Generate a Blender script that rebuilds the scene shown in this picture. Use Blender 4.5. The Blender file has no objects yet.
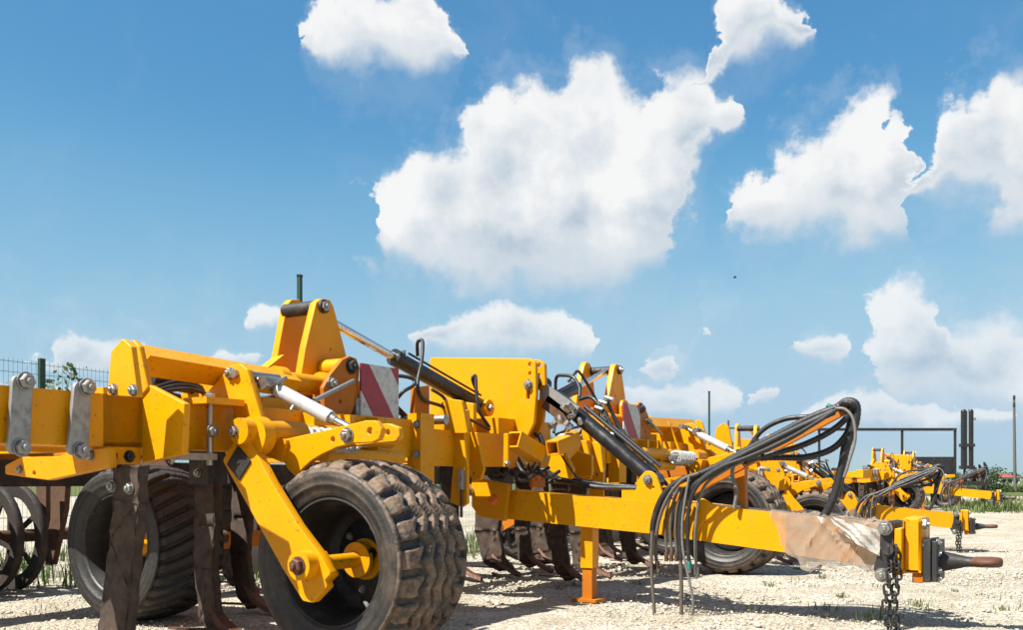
import bpy, bmesh, math, random
import numpy as np
from mathutils import Vector, Matrix
random.seed(7); rng = np.random.default_rng(7)
PI = math.pi
scene = bpy.context.scene
COL = scene.collection

# ------------------------------------------------------------------ camera, sky, sun, exposure
F, CX, HY, EYE = 995.0, 512.0, 481.0, 0.86      # lens in pixels, image centre, horizon row, eye height
cam = bpy.data.cameras.new('camera'); camo = bpy.data.objects.new('camera', cam); COL.objects.link(camo)
cam.sensor_width = 36.0; cam.lens = F / 1024.0 * 36.0; cam.sensor_fit = 'HORIZONTAL'
cam.shift_y = (HY - 315.5) / 1024.0
cam.clip_start = 0.05; cam.clip_end = 20000
camo.location = (0, 0, EYE); camo.rotation_euler = (PI/2, 0, 0)
scene.camera = camo

SUN = Vector((-0.50, -0.30, 0.81)).normalized()       # direction towards the sun
sun_el = math.asin(SUN.z); sun_az = math.atan2(SUN.x, SUN.y)
sl = bpy.data.lights.new('sun', 'SUN'); sl.energy = 5.0; sl.angle = math.radians(0.55); sl.color = (1.0, 0.975, 0.89)
so = bpy.data.objects.new('sun', sl); COL.objects.link(so)
so.rotation_euler = SUN.to_track_quat('Z', 'Y').to_euler(); so.location = (0, 0, 30)

vs = scene.view_settings
vs.view_transform = 'Standard'; vs.look = 'None'; vs.gamma = 1.0; vs.use_curve_mapping = False; vs.exposure = 1.22
scene.cycles.max_bounces = 8
scene.cycles.transparent_max_bounces = 12

def build_world():
    w = bpy.data.worlds.new('World'); scene.world = w; w.use_nodes = True
    nt = w.node_tree; N = nt.nodes; L = nt.links
    N.clear()
    def M(op, a, b=None, c=None, clamp=False):
        m = N.new('ShaderNodeMath'); m.operation = op; m.use_clamp = clamp
        for i, x in enumerate((a, b, c)):
            if x is None: continue
            if isinstance(x, (int, float)): m.inputs[i].default_value = x
            else: L.new(x, m.inputs[i])
        return m.outputs[0]
    def mr(x, a, b, c=0.0, d=1.0, smooth=True):
        m = N.new('ShaderNodeMapRange'); m.interpolation_type = 'SMOOTHSTEP' if smooth else 'LINEAR'
        L.new(x, m.inputs[0]); m.inputs[1].default_value = a; m.inputs[2].default_value = b; m.inputs[3].default_value = c; m.inputs[4].default_value = d
        return m.outputs[0]
    tc = N.new('ShaderNodeTexCoord'); sep = N.new('ShaderNodeSeparateXYZ'); L.new(tc.outputs['Generated'], sep.inputs[0])
    az = M('ARCTAN2', sep.outputs[0], sep.outputs[1]); el = M('ARCSINE', sep.outputs[2])
    cmb = N.new('ShaderNodeCombineXYZ'); L.new(az, cmb.inputs[0]); L.new(el, cmb.inputs[1]); P = cmb.outputs[0]
    def noise(scale, detail, rough, off=(0,0,0), col=False, vec=None, dist=0.0):
        n = N.new('ShaderNodeTexNoise'); n.noise_dimensions = '2D'
        n.inputs['Scale'].default_value = scale; n.inputs['Detail'].default_value = detail; n.inputs['Roughness'].default_value = rough; n.inputs['Distortion'].default_value = dist
        ad = N.new('ShaderNodeVectorMath'); ad.operation = 'ADD'; ad.inputs[1].default_value = off; L.new(vec or P, ad.inputs[0]); L.new(ad.outputs[0], n.inputs['Vector'])
        return n.outputs[1 if col else 0]
    wp = N.new('ShaderNodeSeparateXYZ'); L.new(noise(17, 4, 0.55, (3.3, 1.7, 0), col=True), wp.inputs[0])
    azw = M('ADD', az, M('MULTIPLY', M('SUBTRACT', wp.outputs[0], 0.5), 0.062))
    
    elw = M('ADD', el, M('MULTIPLY', M('SUBTRACT', wp.outputs[1], 0.5), 0.042))
    fb = noise(26, 8, 0.66); fb2 = noise(26, 5, 0.66, (-0.010, 0.016, 0))
    vo = N.new('ShaderNodeTexVoronoi'); vo.voronoi_dimensions = '2D'; vo.feature = 'SMOOTH_F1'; vo.inputs['Smoothness'].default_value = 0.35; vo.inputs['Scale'].default_value = 30
    cw = N.new('ShaderNodeCombineXYZ'); L.new(azw, cw.inputs[0]); L.new(elw, cw.inputs[1]); L.new(cw.outputs[0], vo.inputs['Vector'])
    bump = M('ADD', M('MULTIPLY', M('SUBTRACT', fb, 0.5), 1.5), M('MULTIPLY', M('SUBTRACT', 0.36, vo.outputs['Distance']), 0.9))
    grad = M('SUBTRACT', fb, fb2)
    A0, A1, E1 = -0.58, 0.58, 0.60
    xin = mr(M('ADD', azw, M('MULTIPLY', M('SUBTRACT', fb, 0.5), 0.045)), A0, A1, smooth=False)
    def ang(px, py):
        a = math.atan((px - CX)/F); return a, math.atan((HY - py)/F*math.cos(a))
    # cumulus banks as seen round the horizon: along the bearing, the height of crown and base of each
    layers = [
      [[(366,222,222),(369,205,250),(380,174,276),(406,158,284),(422,138,290),(466,128,300),(474,106,303),(489,84,305),(508,72,306),(545,66,306),(566,56,305),(592,50,304),(618,58,300),(632,72,296),(642,90,292),(653,74,290),(668,66,288),(676,66,280),(684,68,228),(704,77,170),(722,94,140),(738,96,122),(746,94,94)]],
      [[(286,34,34),(292,26,46),(317,8,64),(343,-12,74),(394,-30,86),(425,-30,82),(444,-20,74),(458,28,68),(470,50,56)], [(684,92,92),(692,80,96),(700,66,94),(708,50,88),(718,8,82),(728,-20,76),(776,-24,58),(790,2,52),(806,14,44),(815,26,26)],
       [(905,200,200),(915,180,206),(935,140,208),(945,112,208),(962,88,208),(985,66,216),(1000,62,244),(1023,68,254),(1060,90,250),(1100,170,170)]],
      [[(30,366,366),(44,350,376),(62,333,380),(86,327,382),(112,331,382),(140,338,380),(160,352,376),(172,366,366)], [(234,326,326),(244,314,332),(262,309,336),(278,313,334),(290,326,326)],
       [(408,346,346),(424,334,356),(445,320,362),(470,305,366),(500,296,368),(540,300,368),(575,314,364),(592,332,356),(600,346,346)],
       [(716,222,222),(724,204,232),(748,180,246),(766,154,252),(791,134,252),(827,117,244),(842,104,252),(858,91,260),(880,80,260),(896,78,256),(908,98,246),(910,150,240),(916,200,200)]],
      [[(196,362,362),(212,352,366),(240,350,368),(266,356,366),(276,362,362)], [(612,404,404),(630,388,416),(660,384,422),(690,376,422),(716,374,418),(736,384,412),(742,398,398)], [(744,396,396),(750,385,404),(766,382,406),(778,386,402),(783,394,394)],
       [(789,354,354),(796,344,362),(812,335,366),(830,333,364),(842,344,356),(848,350,350)],
       [(862,352,352),(872,336,404),(880,300,412),(896,283,418),(928,277,420),(946,292,420),(953,314,420),(980,318,422),(1004,314,424),(1040,324,424),(1080,370,370)]],
      [[(-60,400,400),(0,388,420),(60,384,424),(120,392,420),(150,406,406)], [(640,372,372),(652,352,384),(666,346,386),(682,360,380),(688,372,372)], [(694,334,334),(699,328,340),(706,330,342),(710,336,336)], [(796,412,412),(822,394,424),(850,384,430),(880,386,432),(930,398,434),(990,404,434),(1040,410,410)]]]
    dens = None; rel = None
    for li, lay in enumerate(layers):
        pts = []
        for c in lay:
            for k, (px, t, b) in enumerate(c):
                a, et = ang(px, t); _, eb = ang(px, b); x = (a - A0)/(A1 - A0)
                if k == 0: pts.append((x - 0.002, et, et, 0))
                pts.append((x, et, eb, 1))
            pts.append((x + 0.002, eb, eb, 0))
        outs = []
        for which in (1, 2):
            fc = N.new('ShaderNodeFloatCurve'); cm = fc.mapping; cv = cm.curves[0]
            cm.clip_min_y = -0.5; cm.clip_max_y = 1.5
            seq = [(0.0, pts[0][which])] + [(p[0], p[which]) for p in pts] + [(1.0, pts[-1][which])]
            seq = [q for i, q in enumerate(seq) if 0 <= q[0] <= 1]
            cv.points[0].location = (seq[0][0], seq[0][1]/E1); cv.points[1].location = (seq[-1][0], seq[-1][1]/E1)
            for q in seq[1:-1]: cv.points.new(q[0], q[1]/E1)
            for p in cv.points: p.handle_type = 'VECTOR'
            cm.update(); L.new(xin, fc.inputs['Value'])
            outs.append(M('MULTIPLY', fc.outputs[0], E1))
        top, bot = outs
        th = M('SUBTRACT', top, bot)
        s = M('MINIMUM', M('SUBTRACT', top, elw), M('SUBTRACT', elw, bot))
        amp = M('MINIMUM', M('MULTIPLY', th, 0.20), 0.021)
        s = M('SUBTRACT', M('ADD', s, M('MULTIPLY', bump, amp)), 0.0012)
        soft = M('ADD', M('MULTIPLY', amp, M('ADD', 0.46, M('MULTIPLY', mr(M('DIVIDE', M('SUBTRACT', elw, bot), M('MAXIMUM', th, 0.004)), 0.0, 0.6, 1.0, 0.0), 0.9))), 0.0009)
        d = M('SUBTRACT', M('DIVIDE', s, soft), mr(th, 0.002, 0.012, 12.0, 0.0))
        r = M('DIVIDE', M('SUBTRACT', elw, bot), M('MAXIMUM', th, 0.004))
        if dens is None: dens, rel = d, r
        else:
            g = M('GREATER_THAN', d, dens)
            rel = M('ADD', M('MULTIPLY', g, r), M('MULTIPLY', M('SUBTRACT', 1.0, g), rel)); dens = M('MAXIMUM', dens, d)
    # beyond the frame the same broken cumulus goes on round the sky
    big = noise(5.0, 5, 0.55, (8.1, 4.4, 0)); big2 = noise(5.0, 3, 0.55, (8.1, 4.46, 0))
    far = M('MULTIPLY', M('SUBTRACT', big, 0.545), 22.0)
    outm = M('MAXIMUM', mr(M('ABSOLUTE', az), 0.50, 0.62), mr(el, 0.47, 0.58))
    far = M('SUBTRACT', M('MULTIPLY', M('ADD', far, 4.0), outm), 4.0)
    g = M('GREATER_THAN', far, dens)
    rel = M('ADD', M('MULTIPLY', g, M('ADD', 0.55, M('MULTIPLY', M('SUBTRACT', big, big2), 4.0))), M('MULTIPLY', M('SUBTRACT', 1.0, g), rel))
    dens = M('MAXIMUM', dens, far)
    alpha = mr(dens, -0.50, 1.65)
    halo = M('MULTIPLY', mr(M('ADD', dens, M('MULTIPLY', M('SUBTRACT', fb, 0.5), 5.0)), -2.6, 0.6), 0.13)
    alpha = M('MAXIMUM', alpha, halo)
    alpha = M('MULTIPLY', alpha, mr(el, 0.02, 0.26, 0.62, 0.985))
    wisp = M('MULTIPLY', mr(noise(7, 6, 0.62, (1.2, 7.9, 0), dist=0.4), 0.50, 0.80), mr(el, 0.02, 0.24, 0.42, 0.05))
    alpha = M('MAXIMUM', alpha, wisp)
    soft_n = noise(9, 3, 0.5, (5.5, 2.2, 0))
    soft_m = noise(9, 3, 0.5, (5.47, 2.225, 0))
    lit = M('ADD', mr(M('ADD', rel, M('MULTIPLY', M('SUBTRACT', soft_n, 0.5), 0.7)), -0.10, 0.95, 0.0, 1.0), M('MULTIPLY', grad, 0.7))
    lit = M('ADD', lit, M('MULTIPLY', M('SUBTRACT', soft_n, soft_m), 1.3))
    lit = M('ADD', lit, M('MULTIPLY', M('SUBTRACT', 0.36, vo.outputs['Distance']), 0.07))
    edge = mr(dens, 0.6, 3.5)
    lit = M('ADD', M('MULTIPLY', lit, edge), M('MULTIPLY', M('SUBTRACT', 1.0, edge), mr(rel, 0.0, 0.7, 0.30, 0.86)))
    ramp = N.new('ShaderNodeValToRGB'); L.new(lit, ramp.inputs[0]); cr = ramp.color_ramp
    cr.elements[0].position = 0.0; cr.elements[0].color = (0.2021, 0.2447, 0.2908, 1)
    cr.elements[1].position = 0.95; cr.elements[1].color = (0.4007, 0.4021, 0.4021, 1)
    e = cr.elements.new(0.44); e.color = (0.305, 0.3277, 0.3489, 1)
    sky = N.new('ShaderNodeTexSky'); sky.sky_type = 'NISHITA'; sky.sun_disc = False
    sky.sun_elevation = sun_el; sky.sun_rotation = sun_az; sky.altitude = 100; sky.air_density = 1.0; sky.dust_density = 0.6; sky.ozone_density = 1.4
    SKY = 0.145
    sm = N.new('ShaderNodeVectorMath'); sm.operation = 'MULTIPLY'; L.new(sky.outputs[0], sm.inputs[0]); sm.inputs[1].default_value = (SKY*0.80, SKY*1.04, SKY*0.98)
    sr = N.new('ShaderNodeSeparateXYZ'); L.new(sm.outputs[0], sr.inputs[0]); sc_ = N.new('ShaderNodeCombineXYZ')
    grade = (((0, 0.0), (0.1, 0.030), (0.16, 0.0440), (0.175, 0.0490), (0.22, 0.0823), (0.29, 0.1248), (0.367, 0.1574), (0.576, 0.183), (1.5, 0.2021)), ((0, 0.0), (0.2, 0.082), (0.33, 0.1345), (0.36, 0.1440), (0.445, 0.1901), (0.563, 0.2305), (0.669, 0.2539), (0.98, 0.2638), (1.5, 0.2766)), ((0, 0.0), (0.3, 0.165), (0.52, 0.2530), (0.564, 0.2650), (0.646, 0.2936), (0.741, 0.3149), (0.81, 0.3262), (1.1, 0.3376), (1.5, 0.3546)))
    for i, gp in enumerate(grade):          # the clear, slightly cyan blue of this day's air
        fc = N.new('ShaderNodeFloatCurve'); cm = fc.mapping; cv = cm.curves[0]
        cv.points[0].location = (0, 0); cv.points[1].location = (1, gp[-1][1])
        for q in gp[1:-1]: cv.points.new(q[0]/1.5, q[1])
        cm.update(); L.new(M('DIVIDE', sr.outputs[i], 1.5), fc.inputs['Value']); L.new(fc.outputs[0], sc_.inputs[i])
    mix = N.new('ShaderNodeMix'); mix.data_type = 'RGBA'
    L.new(alpha, mix.inputs[0]); L.new(sc_.outputs[0], mix.inputs[6]); L.new(ramp.outputs[0], mix.inputs[7])
    bg = N.new('ShaderNodeBackground'); bg.inputs[1].default_value = 1.0
    L.new(mix.outputs[2], bg.inputs[0])
    out = N.new('ShaderNodeOutputWorld'); L.new(bg.outputs[0], out.inputs[0])
    w.cycles.sampling_method = 'NONE'
build_world()

# ------------------------------------------------------------------ placing: a pixel row/column met with a plane of the near machine
ALPHA = math.radians(32.0); CA, SA = math.cos(ALPHA), math.sin(ALPHA)
AX, AY = 0.554, 7.07
def _uvw(D, xn, zn):
    rx, ry = xn * D - AX, D - AY
    return Vector((CA*rx - SA*ry, SA*rx + CA*ry, EYE + zn * D))
def onV(px, py, v):
    xn, zn = (px - CX)/F, (HY - py)/F
    return _uvw((v + SA*AX + CA*AY) / (SA*xn + CA), xn, zn)
def onU(px, py, u):
    xn, zn = (px - CX)/F, (HY - py)/F
    return _uvw((u + CA*AX - SA*AY) / (CA*xn - SA), xn, zn)
def onG(px, py, z=0.0):
    xn, zn = (px - CX)/F, (HY - py)/F
    D = (z - EYE) / zn
    return Vector((xn*D, D, z))
def atD(px, py, D):
    return Vector(((px - CX)/F*D, D, EYE + (HY - py)/F*D))

# ------------------------------------------------------------------ materials
MATS = {}
def nmat(name):
    m = bpy.data.materials.new(name); m.use_nodes = True
    MATS[name] = m
    nt = m.node_tree; b = nt.nodes['Principled BSDF']
    return m, nt, b
class NB:
    """small helper to wire nodes"""
    def __init__(s, nt):
        s.nt = nt; s.N = nt.nodes; s.L = nt.links
        s.tc = s.N.new('ShaderNodeTexCoord'); s.co = s.tc.outputs['Object']
    def noise(s, scale, detail=4, rough=0.55, dist=0.0, vec=None, stretch=None):
        n = s.N.new('ShaderNodeTexNoise'); n.inputs['Scale'].default_value = scale; n.inputs['Detail'].default_value = detail
        n.inputs['Roughness'].default_value = rough; n.inputs['Distortion'].default_value = dist
        v = vec or s.co
        if stretch:
            mp = s.N.new('ShaderNodeMapping'); s.L.new(v, mp.inputs[0]); mp.inputs['Scale'].default_value = stretch; v = mp.outputs[0]
        s.L.new(v, n.inputs['Vector']); return n.outputs[0]
    def voro(s, scale, feature='F1', out='Distance', rnd=1.0, vec=None):
        n = s.N.new('ShaderNodeTexVoronoi'); n.feature = feature; n.inputs['Scale'].default_value = scale; n.inputs['Randomness'].default_value = rnd
        s.L.new(vec or s.co, n.inputs['Vector']); return n.outputs[out]
    def rng(s, x, a, b, c=0.0, d=1.0):
        m = s.N.new('ShaderNodeMapRange'); m.interpolation_type = 'SMOOTHSTEP'; s.L.new(x, m.inputs[0])
        m.inputs[1].default_value = a; m.inputs[2].default_value = b; m.inputs[3].default_value = c; m.inputs[4].default_value = d
        return m.outputs[0]
    def math(s, op, a, b=None):
        m = s.N.new('ShaderNodeMath'); m.operation = op
        for i, x in enumerate((a, b)):
            if x is None: continue
            if isinstance(x, (int, float)): m.inputs[i].default_value = x
            else: s.L.new(x, m.inputs[i])
        return m.outputs[0]
    def mix(s, f, a, b):
        m = s.N.new('ShaderNodeMix'); m.data_type = 'RGBA'
        if isinstance(f, (int, float)): m.inputs[0].default_value = f
        else: s.L.new(f, m.inputs[0])
        for i, x in ((6, a), (7, b)):
            if isinstance(x, (tuple, list)): m.inputs[i].default_value = (*x[:3], 1)
            else: s.L.new(x, m.inputs[i])
        return m.outputs[2]
    def bump(s, h, strength, dist, bsdf):
        n = s.N.new('ShaderNodeBump'); n.inputs['Strength'].default_value = strength; n.inputs['Distance'].default_value = dist
        s.L.new(h, n.inputs['Height']); s.L.new(n.outputs[0], bsdf.inputs['Normal'])
    def set(s, sock, x):
        if isinstance(x, (int, float)): sock.default_value = x
        elif isinstance(x, (tuple, list)): sock.default_value = (*x[:3], 1)
        else: s.L.new(x, sock)

def paint(name, base, dark, dirt=(0.16,0.09,0.04), amount=1.0, rough=0.38):
    m, nt, b = nmat(name); k = NB(nt)
    geo = k.N.new('ShaderNodeNewGeometry')
    c = k.mix(k.rng(k.noise(3.0, 3), 0.3, 0.75), base, dark)
    oi = k.N.new('ShaderNodeObjectInfo'); c = k.mix(k.math('MULTIPLY', oi.outputs['Random'], 0.30), c, tuple(x*0.80 for x in dark))
    # dust film on upper faces
    sep = k.N.new('ShaderNodeSeparateXYZ'); k.L.new(geo.outputs['Normal'], sep.inputs[0])
    up = k.rng(sep.outputs[2], 0.4, 1.0)
    dust = k.math('MULTIPLY', up, k.rng(k.noise(9, 6), 0.30, 0.9, 0.02, 0.20))
    c = k.mix(dust, c, (0.42, 0.25, 0.08))
    # streaks and stains
    st = k.math('MULTIPLY', k.rng(k.noise(7, 6, 0.65, 0.4, stretch=(1, 1, 0.35)), 0.50, 0.90), 0.30*amount)
    c = k.mix(st, c, dirt)
    # small chips and specks
    sp = k.math('MULTIPLY', k.rng(k.voro(48), 0.13, 0.06), k.rng(k.noise(7, 3), 0.50, 0.66))
    sp2 = k.math('MULTIPLY', k.rng(k.voro(120), 0.18, 0.08), k.rng(k.noise(9, 3), 0.46, 0.62))
    sp = k.math('MULTIPLY', k.math('MAXIMUM', sp, sp2), 0.45*amount)
    c = k.mix(sp, c, (0.10, 0.055, 0.03))
    # worn edges
    pt = k.rng(geo.outputs['Pointiness'], 0.505, 0.54)
    wear = k.math('MULTIPLY', pt, k.rng(k.noise(46, 6, 0.68), 0.600, 0.65))
    c = k.mix(k.math('MULTIPLY', wear, min(1.0, 0.9*amount)), c, (0.13, 0.062, 0.030))
    k.set(b.inputs['Base Color'], c)
    k.set(b.inputs['Roughness'], k.rng(k.math('ADD', k.noise(14, 4), k.math('MULTIPLY', st, 0.5)), 0.3, 0.9, rough-0.06, rough+0.22))
    b.inputs['Specular IOR Level'].default_value = 0.22
    k.bump(k.noise(60, 3), 0.06, 0.004, b)
    return m
YEL = paint('yellow_paint', (0.64, 0.268, 0.0005), (0.61, 0.240, 0.0005), amount=0.75)
ORA = paint('orange_paint', (0.42, 0.128, 0.005), (0.35, 0.10, 0.005), amount=0.9, rough=0.5)
YLB = paint('yellow_label_paint', (0.52, 0.30, 0.005), (0.50, 0.27, 0.005), amount=0.4)

def metal(name, col, rough, metallic=1.0, spots=0.3, spotcol=(0.12,0.09,0.07), bump=0.1, scale=30):
    m, nt, b = nmat(name); k = NB(nt)
    if metallic < 0.95: col = tuple(x*0.72 for x in col); spotcol = tuple(x*0.72 for x in spotcol)
    n = k.noise(scale, 5, 0.6)
    c = k.mix(k.rng(n, 0.4, 0.75), col, tuple(x*0.72 for x in col))
    c = k.mix(k.math('MULTIPLY', k.rng(k.noise(scale*0.35, 5, 0.65), 0.52, 0.68), spots), c, spotcol)
    k.set(b.inputs['Base Color'], c); b.inputs['Metallic'].default_value = metallic
    k.set(b.inputs['Roughness'], k.rng(n, 0.3, 0.7, rough-0.08, rough+0.14))
    k.bump(n, bump, 0.003, b)
    return m
GALV = metal('galvanised_steel', (0.42, 0.41, 0.39), 0.52, 0.75, 0.35, (0.20,0.17,0.14))
CHROME = metal('chrome', (0.75, 0.74, 0.72), 0.14, 1.0, 0.12, bump=0.01)
ZINC = metal('zinc_bolt', (0.50, 0.48, 0.45), 0.38, 0.9, 0.45, (0.20,0.12,0.07))
SILV = metal('silver_paint', (0.66, 0.66, 0.66), 0.36, 0.25, 0.25, (0.35,0.30,0.26), 0.04, 18)
BLK = metal('black_paint', (0.016, 0.016, 0.018), 0.30, 0.0, 0.25, (0.10,0.085,0.07), 0.05, 14)
BLKD = metal('dusty_black_steel', (0.030, 0.029, 0.030), 0.55, 0.2, 0.5, (0.13,0.10,0.075), 0.15, 22)
RUST = metal('rusty_steel', (0.13, 0.060, 0.030), 0.8, 0.1, 0.7, (0.055,0.030,0.020), 0.35, 26)
RUSTD = metal('dark_rusty_iron', (0.036, 0.026, 0.021), 0.75, 0.1, 0.6, (0.11,0.055,0.03), 0.4, 24)
MUD = metal('muddy_tine_steel', (0.075, 0.046, 0.031), 0.85, 0.0, 0.85, (0.026,0.018,0.014), 1.0, 17)
WORN = metal('worn_red_rust_steel', (0.15, 0.058, 0.031), 0.62, 0.2, 0.5, (0.10,0.045,0.03), 0.2, 40)
HOSE = metal('hose_rubber', (0.018, 0.018, 0.020), 0.48, 0.0, 0.45, (0.075,0.065,0.055), 0.1, 40)
HOSEG = metal('grey_hose_rubber', (0.20, 0.185, 0.17), 0.55, 0.0, 0.4, (0.09,0.08,0.07), 0.1, 40)
BRN = metal('brown_dusty_hose', (0.13, 0.10, 0.075), 0.6, 0.0, 0.5, (0.06,0.045,0.035), 0.1, 40)
REFL = metal('orange_reflector', (1.0, 0.20, 0.015), 0.22, 0.0, 0.1)
GREEN = metal('green_post_paint', (0.012, 0.060, 0.040), 0.45, 0.0, 0.1)
WIRE = metal('green_wire', (0.055, 0.11, 0.085), 0.5, 0.0, 0.1)
WOODP = metal('grey_wood_pole', (0.15, 0.135, 0.12), 0.85, 0.0, 0.5, (0.09,0.08,0.07), 0.2, 9)
PANEL = metal('pale_tarpaulin', (0.72, 0.735, 0.74), 0.6, 0.0, 0.15, (0.5,0.5,0.5), 0.05, 3)
WALLW = metal('white_render', (0.66, 0.64, 0.60), 0.8, 0.0, 0.1)
ROOFR = metal('red_roof', (0.33, 0.085, 0.06), 0.8, 0.0, 0.3)
TEAL = metal('teal_coupler', (0.02, 0.22, 0.20), 0.5, 0.0, 0.2)
PAPER = metal('tan_wrapping', (0.50, 0.235, 0.085), 0.75, 0.0, 0.35, (0.38,0.18,0.08), 0.3, 11)

def rubber(name='tyre_rubber', muddy=1.0):
    m, nt, b = nmat(name); k = NB(nt)
    at = k.N.new('ShaderNodeAttribute'); at.attribute_name = 'tread'
    blk = k.mix(k.rng(k.noise(30, 4), 0.3, 0.7), (0.012, 0.0115, 0.0115), (0.024, 0.021, 0.019))
    n = k.noise(16, 6, 0.65)
    mud = k.mix(k.rng(k.noise(45, 4), 0.3, 0.7), (0.205, 0.135, 0.090), (0.115, 0.074, 0.049))
    f = k.math('MULTIPLY', k.math('MULTIPLY', k.rng(n, 0.34, 0.56), muddy), k.rng(at.outputs['Fac'], 0.35, 0.8))
    side = k.math('MULTIPLY', k.rng(k.noise(7, 5, 0.6), 0.40, 0.75), 0.30*muddy)
    f = k.math('MAXIMUM', f, side)
    c = k.mix(f, blk, mud)
    k.set(b.inputs['Base Color'], c); k.set(b.inputs['Roughness'], k.rng(f, 0, 1, 0.50, 0.85))
    k.bump(k.math('ADD', k.noise(70, 4), k.math('MULTIPLY', n, 0.7)), 0.35, 0.006, b)
    return m
TYRE = rubber(); TYRE_SHADE = rubber('shaded_tyre_rubber', 0.10)  # second copy darker: the rear wheel's shade put into its colour

def sign_mat():
    m, nt, b = nmat('red_white_stripes'); k = NB(nt)
    sp = k.N.new('ShaderNodeSeparateXYZ'); k.L.new(k.co, sp.inputs[0])
    # object space: y across the board, z up; stripes fall away at a slant
    t = k.math('ADD', k.math('MULTIPLY', sp.outputs[1], 1.30), sp.outputs[2])
    fr = k.math('FRACT', k.math('ADD', k.math('DIVIDE', t, 0.50), 0.73))
    msk = k.math('GREATER_THAN', fr, 0.5)
    wht = k.mix(k.rng(k.noise(22, 6, 0.7), 0.45, 0.7), (0.46, 0.445, 0.415), (0.27, 0.24, 0.20))
    red = k.mix(k.rng(k.noise(20, 6, 0.7), 0.45, 0.7), (0.27, 0.010, 0.022), (0.18, 0.012, 0.02))
    c = k.mix(msk, wht, red)
    spk = k.math('MULTIPLY', k.rng(k.voro(55), 0.24, 0.14), k.rng(k.noise(9, 2), 0.44, 0.55))
    c = k.mix(k.math('MULTIPLY', spk, 0.8), c, (0.07, 0.05, 0.04))
    k.set(b.inputs['Base Color'], c); b.inputs['Roughness'].default_value = 0.4
    return m
SIGN = sign_mat()

def plastic_mat(name='milky_plastic_film', lo=0.34, hi=0.66, c1=(0.47, 0.42, 0.36), c2=(0.44, 0.355, 0.265)):
    m, nt, b = nmat(name); k = NB(nt)
    n = k.noise(7, 5, 0.6)
    k.set(b.inputs['Base Color'], k.mix(k.rng(n, 0.35, 0.7), c1, c2))
    b.inputs['Roughness'].default_value = 0.2
    tr = k.N.new('ShaderNodeBsdfTransparent'); tl = k.N.new('ShaderNodeBsdfTranslucent'); tl.inputs[0].default_value = (0.45, 0.42, 0.38, 1)
    a = k.N.new('ShaderNodeMixShader'); a.inputs[0].default_value = 0.35
    k.L.new(b.outputs[0], a.inputs[1]); k.L.new(tl.outputs[0], a.inputs[2])
    mx = k.N.new('ShaderNodeMixShader'); k.L.new(k.rng(n, 0.35, 0.70, lo, hi), mx.inputs[0])
    k.L.new(tr.outputs[0], mx.inputs[1]); k.L.new(a.outputs[0], mx.inputs[2])
    k.L.new(mx.outputs[0], nt.nodes['Material Output'].inputs[0])
    k.bump(k.noise(16, 5, 0.6), 0.3, 0.01, b)
    return m
FILM = plastic_mat(); FLAP = plastic_mat('folded_plastic_film', 0.66, 0.90, (0.60, 0.585, 0.56), (0.54, 0.51, 0.47))

def gravel_mat():
    m, nt, b = nmat('gravel'); k = NB(nt)
    geo = k.N.new('ShaderNodeNewGeometry'); k.co = geo.outputs['Position']
    vc = k.voro(42, out='Color'); vd = k.voro(42); vd2 = k.voro(95); vc2 = k.voro(95, out='Color')
    sp = k.N.new('ShaderNodeSeparateColor'); k.L.new(vc, sp.inputs[0])
    sp2 = k.N.new('ShaderNodeSeparateColor'); k.L.new(vc2, sp2.inputs[0])
    c = k.mix(sp.outputs[0], (0.38, 0.335, 0.265), (0.60, 0.54, 0.45))
    c = k.mix(k.rng(sp.outputs[1], 0.72, 0.95), c, (0.20, 0.17, 0.135))
    c = k.mix(k.math('MULTIPLY', sp2.outputs[0], 0.4), c, (0.40, 0.36, 0.30))
    c = k.mix(k.rng(vd, 0.45, 0.75, 0, 0.6), c, (0.17, 0.14, 0.11))
    big = k.noise(0.55, 6, 0.62); c = k.mix(k.rng(big, 0.40, 0.68, 0.0, 0.75), c, (0.30, 0.255, 0.19))
    fines = k.noise(2.3, 6, 0.65, 0.5); c = k.mix(k.rng(fines, 0.50, 0.66, 0.0, 0.7), c, (0.27, 0.215, 0.15))
    pale = k.noise(1.1, 4, 0.6, 0.3, stretch=(1.0, 2.2, 1.0)); c = k.mix(k.rng(pale, 0.52, 0.70, 0.0, 0.45), c, (0.55, 0.51, 0.44))
    gr = k.math('MULTIPLY', k.rng(k.noise(0.9, 6, 0.7), 0.50, 0.70), k.rng(k.noise(14, 4, 0.7), 0.42, 0.62))
    c = k.mix(k.math('MULTIPLY', gr, 0.65), c, (0.13, 0.125, 0.05))
    sx = k.N.new('ShaderNodeSeparateXYZ'); k.L.new(k.co, sx.inputs[0])
    # the yard ends in grassland
    edge = k.math('ADD', sx.outputs[1], k.math('MULTIPLY', k.noise(0.15, 3), 14))
    gc = k.mix(k.rng(k.noise(0.8, 5), 0.3, 0.7), (0.06, 0.088, 0.022), (0.105, 0.11, 0.04))
    c = k.mix(k.rng(edge, 62, 66), c, gc)
    k.set(b.inputs['Base Color'], c); b.inputs['Roughness'].default_value = 0.9; b.inputs['Specular IOR Level'].default_value = 0.2
    h = k.math('ADD', k.math('MULTIPLY', k.math('SUBTRACT', 1.0, vd), 1.0), k.math('MULTIPLY', k.math('SUBTRACT', 1.0, vd2), 0.45))
    k.bump(k.math('ADD', h, k.noise(6, 5)), 0.75, 0.022, b)
    return m
GRAV = gravel_mat()
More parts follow.
